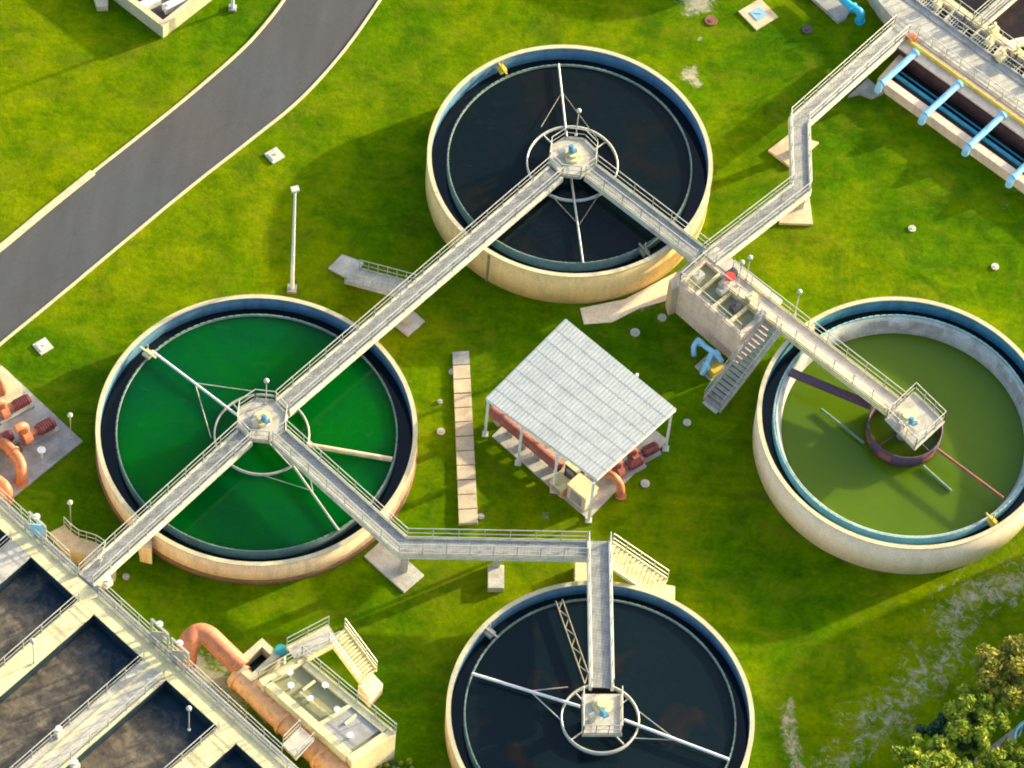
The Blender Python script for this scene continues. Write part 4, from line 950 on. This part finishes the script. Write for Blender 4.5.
# rails and machinery
for (p, q, k0, k1) in (((913, 35), None, .1, 5), ((931, 12), None, -.9, 5), ((956, 9), None, -.9, 5)):
    rail_mb([W(*ln(*p, k0), zp), W(*ln(*p, k1), zp)], 1.05, 1.2).build('railing', M['galv'], nb)
for i, k in enumerate((-.25, .35, .95, 1.55, 2.15)):
    p = W(*ln(944, 12, k), zp); u = (W(*ln(944, 12, 1), zp) - W(944, 12, zp)).normalized(); s_ = Vector((-u.y, u.x, 0)); rz = math.atan2(u.y, u.x)
    root = empty('grated_screen', p, ('grated screen panel at the top of the machine pit', 'second grated screen panel along the machine pit', 'third grated screen panel along the machine pit', 'fourth grated screen panel along the machine pit', 'last grated screen panel near the right edge')[i], 'screen', 'grated screen panels in the machine pit')
    mb = MB()
    for j in range(8): q = p + u * (-.7 + j * .2); mb.bar(q - s_ * .55 - Vector((0, 0, .1)), q + s_ * .55 - Vector((0, 0, .1)), .07, .12)
    mb.build('grate', M['galv'], root)
    mb = MB()
    for sg in (-1, 1): mb.bar(p - u * .85 + s_ * sg * .6, p + u * .85 + s_ * sg * .6, .14, .25)
    mb.bar(p - u * .85 - s_ * .6, p - u * .85 + s_ * .6, .14, .25); mb.build('frame', M['slab'], root)
    mb = MB(); q = p + u * .3; mb.box((q.x, q.y, zp + .3), (.5, .4, .5), rz); mb.tube([(q.x, q.y, zp + .5), (q.x, q.y, zp + 1.0)], .07, 8); mb.build('motor', M['dark'] if i % 2 else M['cream'], root, bevel=.02)
walkway('walkway', 'narrow grey bridge over the dark corner basin at the right', [W(976, 26, zp), W(1024, -16, zp)], wd=.8, depth=.3)
root = empty('curved_channel_wall', W(1010, 55, 0), 'pinkish curved wall with cream valves at the right edge of the corner basin', 'wall')
mb = MB(); P = smooth_path(Ws([(994, 62), (1003, 50), (1018, 42), (1040, 40)], zp), 6); mb.strip(offset(P, .3), offset(P, -.3), .04, -2.4); mb.build('wall', M['pinkish'], root)
for (x, y) in ((993, 33), (1001, 60), (1016, 56)):
    p = W(x, y, zp); mb = MB(); mb.box((p.x, p.y, zp + .3), (.6, .5, .6), .7); mb.cyl((p.x, p.y, zp + .6), .1, .5, 8); mb.build('valve_block', M['cream'], root, bevel=.02)
# bright cyan pipe with grey pad at the top edge
pad('grey slab under the bright cyan pipe at the top edge', [(806, -8), (822, -14), (850, 10), (846, 18), (838, 21)], .3, 'grey_c')
root = empty('bright_cyan_pipe', W(850, 10, 0), 'bright cyan pipe bending down at the top edge', 'pipe')
mb = MB(); mb.tube(smooth_path([W(822, -18, 1.0), W(840, -3, 1.0), W(852, 7, 1.0), W(860, 12, .9), W(860, 20, .2)], 5), .27, 14); mb.build('pipe', M['bright_cyan'], root)
p = W(853, 8, 1.0); mb = MB(); mb.tube([p + Vector((-.07, .07, 0)), p + Vector((.07, -.07, 0))], .38, 14); p = W(860, 20, .15); mb.cyl((p.x, p.y, .02), .36, .12, 14); mb.build('flange', M['bright_cyan'], root)

# ------------------------------------------------------------------ trees and shrubs
def leaf_mat(name, dark, light, yel):
    m_, t, b = new_mat(name); v = coords(t)
    c = ramp(t, noise_n(t, v, 1.6, 5, .7), [(.32, dark), (.52, light), (.68, yel)])
    t.links.new(c, b.inputs['Base Color']); b.inputs['Roughness'].default_value = .6; b.inputs['Specular IOR Level'].default_value = .25
    tr = t.nodes.new('ShaderNodeBsdfTranslucent'); t.links.new(c, tr.inputs[0]); mx = t.nodes.new('ShaderNodeMixShader'); mx.inputs[0].default_value = .3
    out = t.nodes['Material Output']; t.links.new(b.outputs[0], mx.inputs[1]); t.links.new(tr.outputs[0], mx.inputs[2]); t.links.new(mx.outputs[0], out.inputs[0]); return m_
M['leaf_y'] = leaf_mat('yellow green leaves', (.09, .17, .012), (.26, .34, .02), (.56, .54, .04))
M['leaf_o'] = leaf_mat('autumn green leaves', (.10, .14, .02), (.28, .28, .03), (.60, .44, .04))
M['leaf_d'] = leaf_mat('dark green leaves', (.020, .085, .040), (.04, .13, .055), (.09, .18, .05))
M['bark'] = concrete('bark', (.22, .17, .12), .3)
def crown_mb(c, r, zc, nclump, nleaf, ls, flat=.75, seed=1):
    rnd = random.Random(seed); mb = MB(); vv = []; fs = []
    cl = []
    for k in range(nclump):
        a = rnd.uniform(0, 2 * math.pi); rr = r * math.sqrt(rnd.random()) * rnd.choice((.8, .9, 1.15)); zz = zc + rnd.uniform(-.6, .6) * r * flat * math.sqrt(max(.1, 1 - (rr / r) ** 2))
        cl.append((Vector((c.x + rr * math.cos(a), c.y + rr * math.sin(a), zz)), r * rnd.uniform(.16, .34)))
    for (q, cr_) in cl:
        for j in range(nleaf):
            d = Vector((rnd.gauss(0, 1), rnd.gauss(0, 1), rnd.gauss(0, 1))).normalized() * cr_ * rnd.random() ** .4
            p = q + d; s_ = ls * rnd.uniform(.6, 1.4)
            u = Vector((rnd.gauss(0, 1), rnd.gauss(0, 1), rnd.gauss(0, .6))).normalized(); w_ = u.cross(Vector((rnd.gauss(0, .5), rnd.gauss(0, .5), 1))).normalized()
            o = len(vv); vv += [p - u * s_, p + w_ * s_ * .45, p + u * s_, p - w_ * s_ * .45]; fs.append([o, o + 1, o + 2, o + 3])
    mb.add(vv, fs); return mb, cl
def tree(label, px, py, zc, r, leaf, seed, group='trees at the lower right corner', base=None, nclump=34, nleaf=130, ls=.13):
    c = W(px, py, zc); b = base if base is not None else Vector((c.x, c.y, 0))
    root = empty('broadleaf_tree', (b.x, b.y, 0), label, 'tree', group)
    mb, cl = crown_mb(c, r, zc, nclump, nleaf, ls, seed=seed); mb.build('crown', M[leaf], root)
    mb = MB(); rnd = random.Random(seed)
    mid = Vector((c.x, c.y, zc - r * .4)); mb.tube([(b.x, b.y, -.1), Vector((b.x, b.y, 0)).lerp(mid, .5) + Vector((.1, -.1, 0)), mid], [.2, .15, .11], 10)
    for (q, _) in cl[::2]: mb.tube([mid, mid.lerp(q, .5) + Vector((0, 0, .15)), q], [.07, .045, .02], 5)
    mb.build('trunk', M['bark'], root)
tree('round autumn tinted tree at the right edge below the sandy track', 1018, 672, 4.2, 2.2, 'leaf_o', 3, nclump=44, nleaf=150, ls=.17)
tree('yellow green tree left of the pale track in the lower right corner', 978, 716, 3.6, 1.9, 'leaf_y', 5, nclump=40, nleaf=150, ls=.17)
tree('dark blue green tree behind the yellow green ones at lower right', 950, 736, 2.0, 1.6, 'leaf_d', 8, nclump=34, ls=.17)
tree('bright yellow green tree cut by the bottom edge at lower right', 930, 766, 3.4, 1.9, 'leaf_y', 11, nclump=36, nleaf=150, ls=.17)
tree('green tree in the far lower right corner', 1010, 772, 2.6, 1.7, 'leaf_y', 13, nclump=30, ls=.17)

def shrub(label, px, py, r, leaf, seed):
    c = W(px, py, r * .5); root = empty('shrub', (c.x, c.y, 0), label, 'shrub', 'small shrubs by the gate chamber')
    mb, cl = crown_mb(c, r, r * .6, 12, 90, .07, seed=seed); mb.build('foliage', M[leaf], root)
    mb = MB()
    for (q, _) in cl[::2]: mb.tube([(c.x, c.y, -.05), q], [.04, .015], 5)
    mb.build('stem', M['bark'], root)
shrub('pale green shrub at the bottom edge right of the gate chamber', 404, 768, .6, 'leaf_y', 21)
shrub('small olive shrub under the lower corner of the gate chamber', 380, 762, .55, 'leaf_o', 22)
shrub('dark green shrub behind the pale one at the bottom edge', 392, 772, .6, 'leaf_d', 23)
# pale track and blue hoop at the lower right
P = smooth_path(Ws([(958, 780), (975, 765), (998, 747), (1016, 733)], 0), 6)
mb = MB(); mb.strip(offset(P, .3), offset(P, -.3), .08, -.15); tag(mb.build('path', M['dusty']), 'pale narrow path through the trees at lower right', 'path', kind='structure')
root = empty('blue_hoop', W(1024, 740, 0), 'pale blue round hoop standing among the trees at the right edge', 'hoop')
c = W(1030, 738, 1.2); mb = MB(); mb.tube([Vector((c.x + .95 * math.cos(2 * math.pi * k / 28), c.y + .95 * .9 * math.sin(2 * math.pi * k / 28), 1.2 + .5 * math.sin(2 * math.pi * k / 28))) for k in range(29)], .11, 10); mb.build('ring', M['blue_pipe'], root)
mb = MB()
for a in (0, 2.1, 4.2): mb.tube([(c.x + .95 * math.cos(a), c.y + .85 * math.sin(a), 1.2 + .5 * math.sin(a)), (c.x + .95 * math.cos(a), c.y + .85 * math.sin(a), 0)], .05, 6)
mb.build('leg', M['blue_pipe'], root)
# a fifth clarifier stands beyond the top edge and shades the lawn above the upper black tank
cE = W(744, -142, 0)
TE = tank(Vector((cE.x, cE.y, 0)), 9.2, 2.97, 8.0, 2.6, 2.5, 'wall_c', 'inner', 'weir', 'narrow water ring in the tank beyond the top edge', 'water_dark', 'dark water in the tank beyond the top edge', 'round cream tank standing beyond the top edge', floor_drop=.95)
# a taller round tank stands beyond the right edge; its shadow reaches the lower right lawn
cF = W(1242, 609, 0)
root = empty('digester_tank', cF, 'tall round cream tank standing beyond the right edge', 'tank')
mb = MB(); mb.lathe(cF.x, cF.y, [(9.2, -.3), (9.2, 6.0), (9.0, 6.0), (9.0, -.3)], 96, True); mb.build('wall', M['wall_c'], root)
mb = MB(); mb.lathe(cF.x, cF.y, [(9.25, 5.98), (9.25, 6.1), (.5, 6.35), (.5, 5.98)], 96, True); mb.cyl((cF.x, cF.y, 6.3), .6, .3, 24); mb.build('roof', M['slab'], root)
ring = ngon(Vector((cF.x, cF.y, 0)), 9.0, 32); rail_mb([Vector((q.x, q.y, 6.1)) for q in ring], closed=True).build('railing', M['galv'], root)
